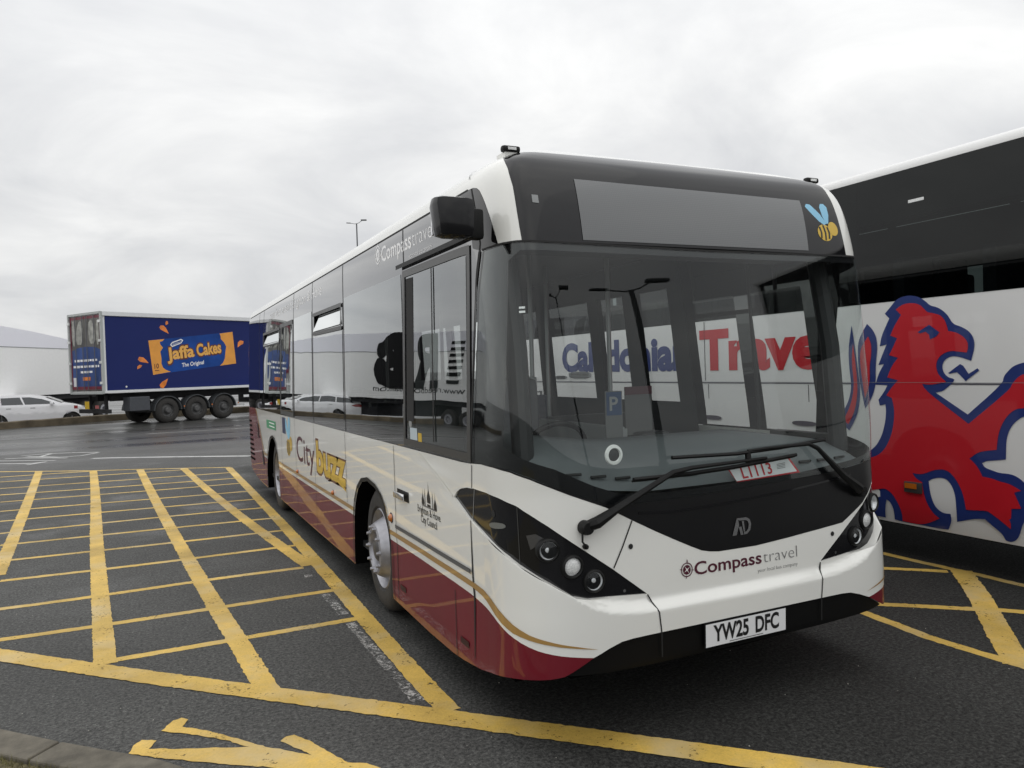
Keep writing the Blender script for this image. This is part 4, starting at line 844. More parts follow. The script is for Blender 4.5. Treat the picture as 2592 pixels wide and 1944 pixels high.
tt('product_lettering', 'Jaffa', (2.60,2.60), (3.93,2.76), (-.04,.50), m_brn, .012, .09); tt('product_lettering', 'Jaffa', (2.64,2.62), (3.89,2.77), (-.04,.47), m_ylo, .015, .035)
tt('product_lettering', 'Cakes', (3.97,2.76), (5.25,2.92), (-.04,.50), m_brn, .012, .09); tt('product_lettering', 'Cakes', (4.01,2.78), (5.21,2.93), (-.04,.47), m_ylo, .015, .035)
tt('product_lettering', 'The Original', (3.28,2.31), (4.32,2.43), .16, m_textw, .013, .02)
ts('maker_badge', [[(2.78,3.25),(2.88,3.36),(3.29,3.5),(3.39,3.44),(3.29,3.31),(2.87,3.15)],[(2.84,3.25),(2.90,3.32),(3.28,3.45),(3.33,3.42),(3.27,3.34),(2.88,3.20)]], m_textw, off=.013)
tt('maker_lettering', "McVitie's", (2.90,3.22), (3.28,3.35), .07, m_textw, .013)
tt('count_lettering', '10', (2.06,2.26), (2.25,2.28), .19, m_brn, .014, .02)
ts('count_underline', rect(2.07,2.17,2.26,2.20), m_brn, off=.014)
ts('reflector_dot', circle((.86,1.57),.04,10), m_frost, off=.009)
# running gear
q = MB(); q.box((6.9,.75,1.15),(12.6,.14,.3)); q.box((6.9,1.8,1.15),(12.6,.14,.3)); q.box((.25,1.28,.62),(.12,2.3,.16)); q.box((.4,.7,.9),(.1,.1,.7)); q.box((.4,1.9,.9),(.1,.1,.7)); q.box((3.9,1.28,.6),(3.4,1.6,.3)); q.box((9.6,1.28,.85),(4.0,1.9,.5)); lchild(q.build('chassis', m_chass), tb)
q = MB(); q.box((1.32,.12,.87),(.84,.5,.56), bev=.02); lchild(q.build('tool_locker', mat('locker_grey',(.06,.065,.075),.6,noise=.1)), tb)
for x in (2.62,3.95,5.28):
    for y, s in ((.05,-1),(2.51,1)):
        q = MB(); q.lathe([(.28,0),(.40,.02),(.49,-.02),(.53,-.07),(.53,-.32),(.5,-.36),(.28,-.36)], c=(x,y,.53), axis='y', n=36, sgn=s*1); o = lchild(q.build('wheel', m_rubber, smooth=True), tb)
        q = MB(); q.lathe([(.285,.0),(.27,-.03),(.245,-.09),(.20,-.10),(.15,-.08),(.13,.02),(.10,.05),(0,.05)], c=(x,y,.53), axis='y', n=36, sgn=s*1); r_ = q.build('rim', mat('dull_rim',(.10,.10,.10),.5,metal=.4,noise=.3,nscale=10), smooth=True); r_.parent = o
        pts = [(x+.62*math.cos(t_), .53+.60*math.sin(t_)) for t_ in np.linspace(0, PI, 17)]+[(x+.585*math.cos(t_), .53+.565*math.sin(t_)) for t_ in np.linspace(PI, 0, 17)]
        q = MB(); q.prism(pts, lambda u, v, h: (u, h, v), y-.02*0+s*.03, y-s*.38); lchild(q.build('mudguard', mat('mudguard_grey',(.06,.065,.07),.6)), tb)
for x in (3.3,4.62,5.95): ts('orange_reflector', circle((x,.66),.035,10), m_amber, off=.05)
q = MB(); 
for z in (.55,.95): q.box((8.6,.03,z),(4.6,.04,.11))
lchild(q.build('side_guard', m_twhite), tb)
q = MB(); q.box((10.5,.3,.55),(.16,.16,1.1)); q.box((10.5,2.2,.55),(.16,.16,1.1)); lchild(q.build('landing_leg', m_chass), tb)
ts('rear_plate', rect(1.06,.73,1.40,1.03), m_yel, off=.08, fn=REF)
for y in (.45, 2.1): ts('tail_lamp', rect(y-.15,.75,y+.15,.88), mat('tail_red',(.3,.01,.01),.3,coat=1), off=.09, fn=REF)
tag(tb, 'blue refrigerated trailer with an orange snack-pack picture on its side, behind the bus', 'lorry trailer')

tw = empty('white_box_trailer', (-12.91, 27.7, 0), math.radians(59.9))
def tops(s): return np.interp(s, [0,.5,1.5,10.2,11.06,13,15.2,17,19.5], [4.2,4.4,4.45,4.45,4.42,4.27,4.03,3.75,3.3])
m_wt = mat('white_grp', (.88,.88,.87), .55, noise=.02); m_wt2 = mat('white_roof_fairing', (.84,.84,.90), .5)
S_ = [0,.5,1.5,4,7,10.2,11.06,12,13,14,15.2,16,17,18.2,19.5]
q = MB(); q.prism([(0,1.25),(19.5,1.25)]+[(s, min(3.49, float(tops(s)))) for s in S_[::-1]], lambda u, v, h: (u, h, v), 0.0, 2.5); lchild(q.build('trailer_body', m_wt), tw)
q = MB(); q.prism([(s, float(tops(s))) for s in S_[:-1]]+[(s, 3.50) for s in S_[:-1][::-1]], lambda u, v, h: (u, h, v), -.01, 2.51); lchild(q.build('roof_fairing', m_wt2), tw)
wts = lambda name, r, m, off=.006: ts(name, r, m, off, SF, tw)
wts('body_seam', strip([(0,3.49),(18.4,3.49)], .03), m_grey, .014)
m_lg = mat('logo_black', (.008,.008,.009), .6, spec=.2)
for k in range(7): wts('logo_bar', [(2.42+.04*k*-1+.3,2.02+.30*k),(3.2-.04*k+.25,2.02+.30*k),(3.2-.04*k+.22,2.17+.30*k),(2.42-.04*k+.27,2.17+.30*k)], m_lg, .022)
lchild(text('logo_letters', 'R', SF, (4.1,1.98), (5.7,1.98), 2.2, m_lg, None, off=.022, bold=.06, shear=.1), tw); lchild(text('logo_letters', 'B', SF, (6.0,1.98), (8.1,1.98), 2.2, m_lg, None, off=.022, bold=.085, shear=.0), tw)
lchild(text('web_address', 'www.reedboardall.com', SF, (2.35,1.60), (8.2,1.60), .27, m_lg, None, off=.006, bold=.0), tw)
q = MB(); q.box((9.7,1.25,1.12),(18.8,2.2,.24)); q.box((5.2,1.25,.75),(1.8,2.2,.7)); q.box((13.6,1.5,.70),(10.4,1.9,.95)); q.box((19.0,1.25,.6),(.2,2.2,.5)); lchild(q.build('chassis', m_chass), tw)
for x in (14.9,16.2,17.5,2.2,3.4):
    for y, s in ((.05,-1),(2.45,1)):
        q = MB(); q.lathe([(.28,0),(.40,.02),(.49,-.02),(.52,-.07),(.52,-.32),(.28,-.34)], c=(x+1.0 if x > 10 else x,y,.31), axis='y', n=32, sgn=s); o = lchild(q.build('wheel', m_rubber, smooth=True), tw)
        q = MB(); q.lathe([(.285,.01),(.26,.0),(.20,.0),(.16,.01),(.14,-.08),(.1,-.09),(0,-.09)], c=(x+1.0 if x > 10 else x,y,.31), axis='y', n=32, sgn=s); r_ = q.build('rim', m_rim, smooth=True); r_.parent = o
tag(tw, 'long plain white box trailer with a sloping roof behind the white car', 'lorry trailer')

# ================================================================== estate car
car = empty('estate_car', (-5.98, 37.2, -.20), math.radians(0)); car.scale = (1.03,)*3
m_carw = mat('car_white', (.88,.88,.90), .3, coat=1)
m_carg = mat('car_glass', (.02,.026,.03), .05, coat=1)
body = [(-2.50,.30),(-2.53,.55),(-2.50,.85),(-2.42,1.05),(-2.12,1.36),(-1.61,1.44),(-.92,1.476),(-.23,1.465),(.34,1.35),(.98,1.075),(1.375,.993),(1.85,.84),(2.03,.66),(2.07,.45),(2.02,.26)]
wa = lambda c: [(c+.37*math.cos(t_), .30+.40*math.sin(t_)) for t_ in np.linspace(0, PI, 13)]
bodyp = body+[(1.73,.20)]+wa(1.35)+[(.97,.20),(-.97,.20)]+wa(-1.35)+[(-1.73,.20)]
def CARS(s):
    def f(A, V):
        A = np.asarray(A, float); V = np.asarray(V, float)
        w = .89-.42*np.clip(V-.98, 0, 1)**1.0*.62-.05*np.clip((.55-V)/.4, 0, 1)**2-.30*np.clip((np.abs(A+.2)-1.55)/.8, 0, 1)**2.2*.6
        n = np.stack([np.zeros_like(A), np.full_like(A, s*1.0), np.where(V > .98, .27, 0)+np.where(V < .7, -.08, .05)], -1); n /= np.linalg.norm(n, axis=1, keepdims=True)
        return np.stack([A, s*w, V], -1), n
    return f
vs, fs = [], []
R_ = densify(bodyp, .12); nR = len(R_)
for s in (-1, 1):
    lchild(sheet('body_side', [bodyp], CARS(s), m_carw, None, 0, np.arange(-2.4,2,.15), np.arange(.3,1.5,.08), .12), car)
    for w in ([(-2.15,1.08),(-1.95,1.30),(-1.55,1.355),(-1.30,1.36),(-1.25,1.07)],[(-1.20,1.07),(-1.24,1.365),(-.55,1.375),(-.42,1.065)],[(-.36,1.065),(-.48,1.375),(-.20,1.37),(.25,1.28),(.70,1.10),(.72,1.06)]):
        lchild(sheet('side_window', [w], CARS(s), m_carg, None, .006, (), (), .1), car)
    lchild(sheet('sill_trim', [rect(-.95,.20,.95,.26)], CARS(s), m_blackp, None, .006, (), (), .2), car)
    for w in (-.45, -1.22, .72): lchild(sheet('door_joint', [strip([(w,1.06),(w+.02,.3)], .012)], CARS(s), m_grey, None, .004), car)
    for w in (-.95,-.08): lchild(sheet('door_handle', [rect(w-.09,.90,w+.09,.925)], CARS(s), m_grey, None, .01), car)
    lchild(sheet('headlight', [[(1.52,.86),(1.85,.78),(1.98,.66),(1.70,.68)]], CARS(s), m_frost, None, .006, (), (), .1), car)
    lchild(sheet('tail_light', [[(-2.46,.98),(-2.20,1.0),(-2.05,.92),(-2.2,.84),(-2.5,.82)]], CARS(s), mat('tail_red',(.3,.01,.01),.3,coat=1), None, .008, (), (), .1), car)
    q = MB(); q.box((.62,s*.98,1.08),(.12,.18,.12), bev=.03); lchild(q.build('door_mirror', m_carw, smooth=True), car)
    for x in (-1.35,1.35):
        q = MB(); q.lathe([(.2,0),(.27,.01),(.31,-.01),(.325,-.04),(.325,-.2),(.2,-.22)], c=(x,s*.82,.325), axis='y', n=32, sgn=s); o = lchild(q.build('wheel', m_rubber, smooth=True), car)
        q = MB(); q.lathe([(.205,.0),(.195,-.06),(0,-.06)], c=(x,s*.82,.325), axis='y', n=32, sgn=s)
        r_ = q.build('rim', m_frame, smooth=True); r_.parent = o
        q = MB()
        for k in range(5):
            t_ = 2*PI*k/5+.3; q.tube([(x,s*.80,.325),(x+.19*math.cos(t_),s*.80,.325+.19*math.sin(t_))], .028, 6)
        r_ = q.build('rim_spokes', m_rim, smooth=True); r_.parent = o
A_ = np.array([p[0] for p in R_]); V_ = np.array([p[1] for p in R_])
pl, _ = CARS(-1)(A_, V_); pr_, _ = CARS(1)(A_, V_); mid = (pl+pr_)/2; crown = np.where(V_ > .9, .03, 0); l2 = pl*.55+pr_*.45; 
ringL = [pl, pl*.9+pr_*.1+np.stack([0*A_,0*A_,crown*.5],-1), mid+np.stack([0*A_,0*A_,crown],-1), pl*.1+pr_*.9+np.stack([0*A_,0*A_,crown*.5],-1), pr_]
allv = np.vstack(ringL); ff = [(k*nR+i, k*nR+(i+1) % nR, (k+1)*nR+(i+1) % nR, (k+1)*nR+i) for k in range(4) for i in range(nR)]
o = lchild(mkobj('body_shell', allv, ff, m_carw, smooth=True), car)
def top_panel(name, a, b, m, w0=.08, off=.012):
    p0, _ = CARS(-1)(np.array([a[0],b[0]]), np.array([a[1],b[1]])); p1, _ = CARS(1)(np.array([a[0],b[0]]), np.array([a[1],b[1]]))
    d = Vector((b[0]-a[0],0,b[1]-a[1])).normalized(); n = np.array([-d.z*(1 if d.x > 0 else 1),0,d.x]); n = n*(1 if n[2] > 0 else -1)
    q = [p0[0]*(1-w0)+p1[0]*w0, p0[1]*(1-w0)+p1[1]*w0, p0[1]*w0+p1[1]*(1-w0), p0[0]*w0+p1[0]*(1-w0)]
    return lchild(mkobj(name, [x+n*(off+.025) for x in q], [(0,1,2,3)], m), car)
top_panel('windscreen', (.36,1.345), (.96,1.085), m_carg); top_panel('rear_window', (-2.14,1.345), (-2.40,1.08), m_carg)
tag(car, 'white estate car parked side-on behind the low stone kerb wall', 'car')

# ================================================================== kerb wall behind, lamp posts
wl_ = [(-24,21.5),(-16,27.6),(-10.5,31.3),(-6.91,33.63),(-4.97,35.04),(-2.59,36.47),(.2,37.4),(2.9,38.17),(9,39.8),(22,42.5)]
m_stone = mat('mossy_stone', (.13,.105,.07), .9, noise=.45, nscale=1.6, bump=.5, bscale=12)
dn = []
for (a, b) in zip(wl_[:-1], wl_[1:]):
    n_ = max(1, int(math.hypot(b[0]-a[0], b[1]-a[1])/.5)); dn += [(a[0]+(b[0]-a[0])*k/n_, a[1]+(b[1]-a[1])*k/n_) for k in range(n_)]
dn.append(wl_[-1]); vs, fs = [], []
for i, p in enumerate(dn):
    a, b = Vector(dn[max(i-1,0)]), Vector(dn[min(i+1,len(dn)-1)]); d = (b-a).normalized(); nn = Vector((-d.y, d.x)); j = random.uniform(-.012,.012)
    for (o_, z) in ((0,-.25),(.015,.25+j),(.04,.285+j),(.30,.29+j),(.34,.25),(.35,-.25)): vs.append((p[0]+nn.x*o_, p[1]+nn.y*o_, z))
for i in range(len(dn)-1):
    for k in range(5): fs.append((i*6+k, (i+1)*6+k, (i+1)*6+k+1, i*6+k+1))
kw = mkobj('kerb_wall', vs, fs, m_stone); tag(kw, 'low mossy stone kerb wall in front of the white car', 'wall')
m_post = mat('galvanised_post', (.10,.105,.11), .5, metal=.3)
def lamp_post(x, y, h, rz, two=True, label='', grp='street lamps', sc=1.0):
    e_ = empty('street_lamp', (x, y, 0), rz)
    q = MB(); q.tube([(0,0,0),(0,0,1.4),(0,0,1.41),(0,0,h)], [.15,.15,.12,.09], 10); lchild(q.build('pole', m_post, smooth=True), e_)
    q = MB()
    if two: q.tube([(-.9,0,h+.06),(-.25,0,h-.06),(0,0,h-.03),(.35,0,h+.10),(.75,0,h+.40)], .035, 8)
    else: q.tube([(0,0,h),(0.1,0,h+.35),(.5,0,h+.55),(.9,0,h+.45)], .03, 8)
    lchild(q.build('bracket_arm', m_post, smooth=True), e_)
    if two:
        q = MB(); q.box((-1.1,0,h+.08),(.6,.22,.10), bev=.03); q.v = [(x_, y_, z_+(x_+1.15)*-.05) for x_, y_, z_ in q.v]; lchild(q.build('lamp_head', m_post, smooth=True), e_)
        q = MB(); q.box((1.0,0,h+.46),(.8,.32,.17), bev=.05); lchild(q.build('lamp_head', m_post, smooth=True), e_)
    else:
        q = MB(); q.box((1.05,0,h+.36),(.35,.3,.28), bev=.06); lchild(q.build('lamp_head', m_post, smooth=True), e_)
    e_.scale = (sc, sc, sc); tag(e_, label, 'street lamp', grp)
lamp_post(17.55, 71.3, 23.5, math.radians(-20), True, 'distant double-headed lamp post rising above the bus roof', sc=.70)
lamp_post(7.5, -14.0, 9.0, .4, True, 'tall double-headed lamp post reflected in the middle of the windscreen', sc=.8)
lamp_post(-1.5, -19.0, 7.0, 1.2, False, 'curved-arm lamp post reflected in the left part of the windscreen')
lamp_post(12.5, -16.0, 8.5, .2, True, 'lamp post reflected towards the right of the windscreen')

# ================================================================== ground
gnd = bpy.data.materials.new('wet_asphalt'); gnd.use_nodes = True; t = gnd.node_tree; b = t.nodes['Principled BSDF']; L_ = t.links.new
co = t.nodes.new('ShaderNodeTexCoord')
def tn(ty, **k):
    n = t.nodes.new(ty)
    for a, v in k.items():
        if a in n.inputs: n.inputs[a].default_value = v
        else: setattr(n, a, v)
    return n
def noise_(s, d=4, r=.5, vec=None):
    n = tn('ShaderNodeTexNoise'); n.inputs['Scale'].default_value = s; n.inputs['Detail'].default_value = d; n.inputs['Roughness'].default_value = r
    L_(vec or co.outputs['Object'], n.inputs['Vector']); return n.outputs[0]
def mr(x, a, b_, c, d):
    n = tn('ShaderNodeMapRange'); 
    for k, v in zip(('From Min','From Max','To Min','To Max'), (a, b_, c, d)): n.inputs[k].default_value = v
    L_(x, n.inputs[0]); return n.outputs[0]
def mth(op, a, b_=None):
    n = tn('ShaderNodeMath'); n.operation = op
    for i, v in enumerate((a, b_)):
        if v is None: continue
        if isinstance(v, (int, float)): n.inputs[i].default_value = v
        else: L_(v, n.inputs[i])
    return n.outputs[0]
fine = noise_(52, 5, .78); med = noise_(26, 4, .65); big = noise_(.55, 5, .6)
vo = tn('ShaderNodeTexVoronoi'); vo.inputs['Scale'].default_value = 120; L_(co.outputs['Object'], vo.inputs['Vector'])
spk = mr(noise_(130, 1, .5), .66, .74, 0, 1)
base = mth('MULTIPLY', mth('MULTIPLY', mr(fine, .36, .64, .15, 1.9), mr(med, .34, .66, .70, 1.3)), mth('MULTIPLY', mr(big, .3, .7, .74, 1.26), mr(noise_(2.3, 3, .55), .64, .74, 1.0, .62)))
sepn = tn('ShaderNodeSeparateXYZ'); L_(co.outputs['Object'], sepn.inputs[0])
far = mr(sepn.outputs[1], 13.0, 21.0, 0, 1)
strn = tn('ShaderNodeMapping'); strn.inputs['Scale'].default_value = (.05, .45, 1); L_(co.outputs['Object'], strn.inputs[0])
wetn = noise_(1.0, 5, .6, strn.outputs[0])
wet = mth('MULTIPLY', far, mr(wetn, .40, .62, .55, 1.15))
hwet = mth('MULTIPLY', mr(noise_(.8, 5, .65), .50, .66, 0, .55), mr(sepn.outputs[1], 2, 8, .2, 1))
wet = mth('MAXIMUM', wet, hwet)
vm = tn('ShaderNodeVectorMath'); vm.operation = 'SCALE'; vm.inputs[0].default_value = (.049,.049,.046); L_(mth('ADD', base, mth('MULTIPLY', spk, 2.2)), vm.inputs['Scale'])
# bays right of the yellow border: darker asphalt, bus shade painted into the colour
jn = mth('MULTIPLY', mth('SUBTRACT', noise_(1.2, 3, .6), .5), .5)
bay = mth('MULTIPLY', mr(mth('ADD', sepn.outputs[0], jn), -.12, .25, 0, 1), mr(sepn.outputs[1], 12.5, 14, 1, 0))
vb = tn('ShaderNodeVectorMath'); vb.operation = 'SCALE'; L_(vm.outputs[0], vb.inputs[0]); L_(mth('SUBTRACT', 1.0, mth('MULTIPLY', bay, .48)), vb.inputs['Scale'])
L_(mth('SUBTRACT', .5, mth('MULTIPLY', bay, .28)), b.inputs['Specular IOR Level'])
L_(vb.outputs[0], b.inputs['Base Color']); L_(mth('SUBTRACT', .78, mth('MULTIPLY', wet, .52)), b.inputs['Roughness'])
bp_ = tn('ShaderNodeBump'); bp_.inputs['Distance'].default_value = .006; L_(mth('SUBTRACT', .75, mth('MULTIPLY', wet, .6)), bp_.inputs['Strength'])
L_(mth('ADD', fine, mth('MULTIPLY', med, .6)), bp_.inputs['Height']); L_(bp_.outputs[0], b.inputs['Normal'])
gp_ = [(-500,-500),(500,-500),(500,160)]+[(p_[0], p_[1]+.08) for p_ in wl_[::-1]]+[(-500,-297)]
P2, F = cdt([gp_]); vs = [(x, y, 0.0) for x, y in P2]
F = [tuple(f) if (P2[f[1]][0]-P2[f[0]][0])*(P2[f[2]][1]-P2[f[0]][1])-(P2[f[1]][1]-P2[f[0]][1])*(P2[f[2]][0]-P2[f[0]][0]) > 0 else tuple(f[::-1]) for f in F]
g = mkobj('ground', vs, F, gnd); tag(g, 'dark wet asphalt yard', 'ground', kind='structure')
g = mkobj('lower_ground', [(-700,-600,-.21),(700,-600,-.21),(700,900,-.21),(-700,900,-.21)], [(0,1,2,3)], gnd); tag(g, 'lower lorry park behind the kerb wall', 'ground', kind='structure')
# painted markings with worn, pitted paint (real holes come from transparency in the paint film)
def paint(name, col, wear=.5, dirt=.25):
    m = bpy.data.materials.new(name); m.use_nodes = True; tt_ = m.node_tree; b2 = tt_.nodes['Principled BSDF']; out = tt_.nodes['Material Output']
    c = tt_.nodes.new('ShaderNodeTexCoord')
    def nn(s, d, r=.6):
        n = tt_.nodes.new('ShaderNodeTexNoise'); n.inputs['Scale'].default_value = s; n.inputs['Detail'].default_value = d; n.inputs['Roughness'].default_value = r; tt_.links.new(c.outputs['Object'], n.inputs['Vector']); return n.outputs[0]
    def m_r(x, a, b_, c_, d):
        n = tt_.nodes.new('ShaderNodeMapRange')
        for k, v in zip(('From Min','From Max','To Min','To Max'), (a, b_, c_, d)): n.inputs[k].default_value = v
        tt_.links.new(x, n.inputs[0]); return n.outputs[0]
    def mm(op, a, b_):
        n = tt_.nodes.new('ShaderNodeMath'); n.operation = op
        for i, v in enumerate((a, b_)):
            if isinstance(v, (int, float)): n.inputs[i].default_value = v
            else: tt_.links.new(v, n.inputs[i])
        return n.outputs[0]
    big_ = nn(1.3, 5); f_ = nn(90, 3, .7)
    s = mm('MULTIPLY', m_r(big_, .3, .7, 1-dirt, 1+dirt*.6), m_r(f_, .3, .7, .86, 1.12))
    v = tt_.nodes.new('ShaderNodeVectorMath'); v.operation = 'SCALE'; v.inputs[0].default_value = col; tt_.links.new(s, v.inputs['Scale'])
    # bleached, chalky patches of paint
    mx_ = tt_.nodes.new('ShaderNodeMix'); mx_.data_type = 'RGBA'; tt_.links.new(m_r(nn(2.2, 4), .48, .70, 0, .65), mx_.inputs[0]); tt_.links.new(v.outputs[0], mx_.inputs[6]); mx_.inputs[7].default_value = (.52,.42,.24,1) if col[2] < .2 else (.6,.6,.58,1)
    tt_.links.new(mx_.outputs[2], b2.inputs['Base Color']); b2.inputs['Roughness'].default_value = .6
    bp2 = tt_.nodes.new('ShaderNodeBump'); bp2.inputs['Strength'].default_value = .5; bp2.inputs['Distance'].default_value = .004; tt_.links.new(f_, bp2.inputs['Height']); tt_.links.new(bp2.outputs[0], b2.inputs['Normal'])
    pit = mm('ADD', mm('MULTIPLY', nn(38, 4, .75), .62), mm('MULTIPLY', nn(5, 3), .38)); al = m_r(pit, .30+.08*wear, .35+.10*wear, 0, 1)
    tt_.links.new(al, b2.inputs['Alpha']); return m
m_py = paint('yellow_road_paint', (.62,.41,.085), .70, .42); m_pw = paint('white_road_paint', (.42,.42,.41), .8); m_chip = paint('chipped_white_paint', (.42,.41,.39), 2.3)
YEL=[('R',[(-0.095,13.255),(-0.061,13.321),(-0.082,11.644),(-0.083,10.304),(-0.074,9.092),(-0.084,8.017),(-0.084,7.16),(-0.069,6.36),(-0.076,5.555),(-0.094,4.842),(-0.094,4.353),(-0.094,3.705),(-0.106,3.06),(-0.105,2.626),(-0.135,2.161),(-0.123,1.697),(-0.123,1.269),(-0.123,0.904),(-0.119,0.782)]),('B',[(-2.759,3.391),(-2.463,3.07),(-2.136,2.698),(-1.823,2.397),(-1.498,2.058),(-1.101,1.654),(-0.891,1.451),(-0.639,1.212),(-0.404,0.972),(-0.179,0.751),(-0.051,0.602),(0.236,0.325),(0.502,0.06),(0.828,-0.269),(1.125,-0.575),(1.33,-0.789)]),('T',[(-5.137,16.29),(-4.335,15.926),(-3.511,15.365),(-2.634,14.747),(-1.78,14.336),(-1.371,14.103),(-0.848,13.819),(-0.059,13.347)]),('V',[(-3.584,15.396),(-3.421,13.441),(-3.273,11.421),(-3.158,9.916),(-3.08,8.821),(-3.002,7.752),(-2.944,6.868),(-2.889,6.119),(-2.859,5.633)]),('V',[(-2.558,14.646),(-2.409,12.562),(-2.313,10.973),(-2.253,9.832),(-2.203,8.802),(-2.152,7.919),(-2.1,6.931),(-2.049,6.102),(-2,5.396),(-1.996,5.37),(-1.944,4.502),(-1.894,3.792),(-1.86,3.206),(-1.831,2.713),(-1.813,2.511)]),('V',[(-1.701,14.231),(-1.618,12.724),(-1.538,11.113),(-1.481,10.035),(-1.415,8.824),(-1.354,7.752),(-1.283,6.747),(-1.229,5.757),(-1.176,5),(-1.174,4.944),(-1.135,4.155),(-1.082,3.458),(-1.034,2.769),(-0.987,2.377),(-0.966,1.981),(-0.942,1.547)]),('V',[(-0.902,13.794),(-0.814,12.33),(-0.751,11.299),(-0.7,10.306),(-0.607,9.401),(-0.54,8.339),(-0.488,7.554),(-0.431,6.96),(-0.368,6.322),(-0.316,5.672),(-0.265,5.133),(-0.207,4.642),(-0.182,4.37)]),('H',[(-4.175,14.83),(-3.573,14.795),(-3.076,14.752),(-2.628,14.634)]),('H',[(-4.046,13.94),(-3.425,13.892),(-2.542,13.799),(-1.771,13.59),(-1.376,13.701),(-0.95,13.587)]),('H',[(-3.89,12.868),(-3.33,12.826),(-2.455,12.682),(-1.642,12.606),(-1.389,12.524),(-1.389,12.546),(-0.903,12.54),(-0.733,12.478),(-0.129,12.452)]),('H',[(-3.755,11.943),(-3.262,11.844),(-2.404,11.778),(-1.637,11.649),(-1.4,11.64),(-1.399,11.67),(-0.804,11.6),(-0.666,11.547),(-0.131,11.515)]),('H',[(-3.623,11.033),(-3.198,11.024),(-2.356,10.919),(-1.549,10.829),(-1.41,10.815),(-1.409,10.833),(-0.736,10.776),(-0.6,10.807),(-0.135,10.78)]),('H',[(-3.473,10.003),(-3.126,10.015),(-2.301,9.939),(-1.522,9.814),(-1.421,9.834),(-0.673,9.771),(-0.547,9.778),(-0.136,9.73)]),('H',[(-3.334,9.051),(-3.03,9.074),(-2.249,9.02),(-1.461,8.923),(-1.339,8.938),(-0.629,8.874),(-0.502,8.87),(-0.137,8.83)]),('H',[(-3.191,8.066),(-2.964,8.085),(-2.205,8.088),(-1.442,8.068),(-1.442,8.068),(-1.312,8.095),(-0.559,8.029),(-0.458,8.021),(-0.125,7.993)]),('H',[(-3.072,7.252),(-2.908,7.249),(-2.163,7.218),(-1.452,7.193),(-1.452,7.193),(-1.238,7.188),(-0.488,7.133),(-0.368,7.132),(-0.128,7.105)]),('H',[(-2.838,6.323),(-2.104,6.305),(-2.009,6.301),(-1.463,6.241),(-1.463,6.229),(-1.29,6.25),(-1.18,6.261),(-0.426,6.244),(-0.33,6.249),(-0.123,6.228)]),('H',[(-2.799,5.38),(-2.039,5.328),(-1.939,5.334),(-1.235,5.299),(-1.474,5.335),(-1.233,5.315),(-1.133,5.319),(-0.35,5.338),(-0.252,5.312),(-0.137,5.334)]),('H',[(-2.865,4.345),(-2.641,4.289),(-1.982,4.3),(-1.879,4.323),(-1.178,4.319),(-1.099,4.413),(-0.83,4.349),(-0.454,4.33),(-0.239,4.329)]),('H',[(-2.709,3.457),(-2.511,3.402),(-1.932,3.403),(-1.813,3.406),(-1.132,3.425),(-1.043,3.434),(-0.925,3.411),(-0.592,3.424),(-0.333,3.422),(-0.14,3.411)]),('H',[(-1.806,2.57),(-1.757,2.583),(-1.49,2.569),(-1.074,2.563),(-1.007,2.589),(-0.795,2.564),(-0.494,2.58),(-0.159,2.573)]),('Q',[(3.045,0.921),(3.021,0.632),(2.978,0.278),(2.989,-0),(3.005,-0.218),(3.02,-0.419)]),('Q',[(3.229,0.927),(3.469,0.722),(3.762,0.453),(3.879,0.36),(4.005,0.216)]),('Q',[(4.031,1.656),(4.137,1.527),(4.322,1.36),(4.492,1.189),(4.542,1.13)]),('QV',[(4.602,1.152),(4.296,0.856),(3.978,0.562),(3.687,0.313),(3.352,0.024),(3.098,-0.205),(2.996,-0.297)]),('Q',[(4.573,1.899),(4.574,1.549),(4.589,1.2),(4.603,1.033),(4.599,0.81),(4.6,0.564)])]
WID = dict(R=.13, B=.165, T=.095, V=.135, H=.084, Q=.085, QV=.16)
ZL = dict(H=.0012, T=.0020, V=.0028, R=.0037, B=.0046, Q=.0012, QV=.0028)
def jag(poly, amp=.0028):
    P_ = densify(poly, .03); return [(x+random.gauss(0, amp), y+random.gauss(0, amp)) for x, y in P_]
def floor(z):
    def f(A, V): return np.stack([np.asarray(A, float), np.asarray(V, float), np.full(len(A), z)], -1), np.repeat(np.array([[0.,0.,1.]]), len(A), 0)
    return f
def marking(name, polys, m, z):
    V_, F_, N_ = [], [], []
    for q_ in polys:
        P2, F = cdt([jag(q_)]); b0 = len(V_); z += 2e-5
        V_ += [(x, y, z) for x, y in P2]
        for f in F:
            a, b_, c = P2[f[0]], P2[f[1]], P2[f[2]]; cr_ = (b_[0]-a[0])*(c[1]-a[1])-(b_[1]-a[1])*(c[0]-a[0])
            F_.append(tuple(int(i)+b0 for i in (f if cr_ > 0 else f[::-1])))
    return mkobj(name, V_, F_, m)
groups = {}
for k, p in YEL:
    q_ = [p[0]]
    for pt in p[1:]:
        if math.hypot(pt[0]-q_[-1][0], pt[1]-q_[-1][1]) > .12: q_.append(pt)
    p = q_
    for _ in range({'V': 5, 'R': 4, 'B': 4, 'H': 3}.get(k, 0)):   # light smoothing of the set-out line
        if len(p) < 4: break
        p = [p[0]]+[((p[i-1][0]+2*p[i][0]+p[i+1][0])/4, (p[i-1][1]+2*p[i][1]+p[i+1][1])/4) for i in range(1, len(p)-1)]+[p[-1]]
    groups.setdefault(k, []).append(strip(p, WID[k]))
for k, ps in groups.items():
    o = marking('yellow_box_marking' if k in 'RBTVH' else 'yellow_bay_marking', ps, m_py, ZL[k])
    tag(o, 'yellow painted bay hatching', 'road marking', kind='structure')
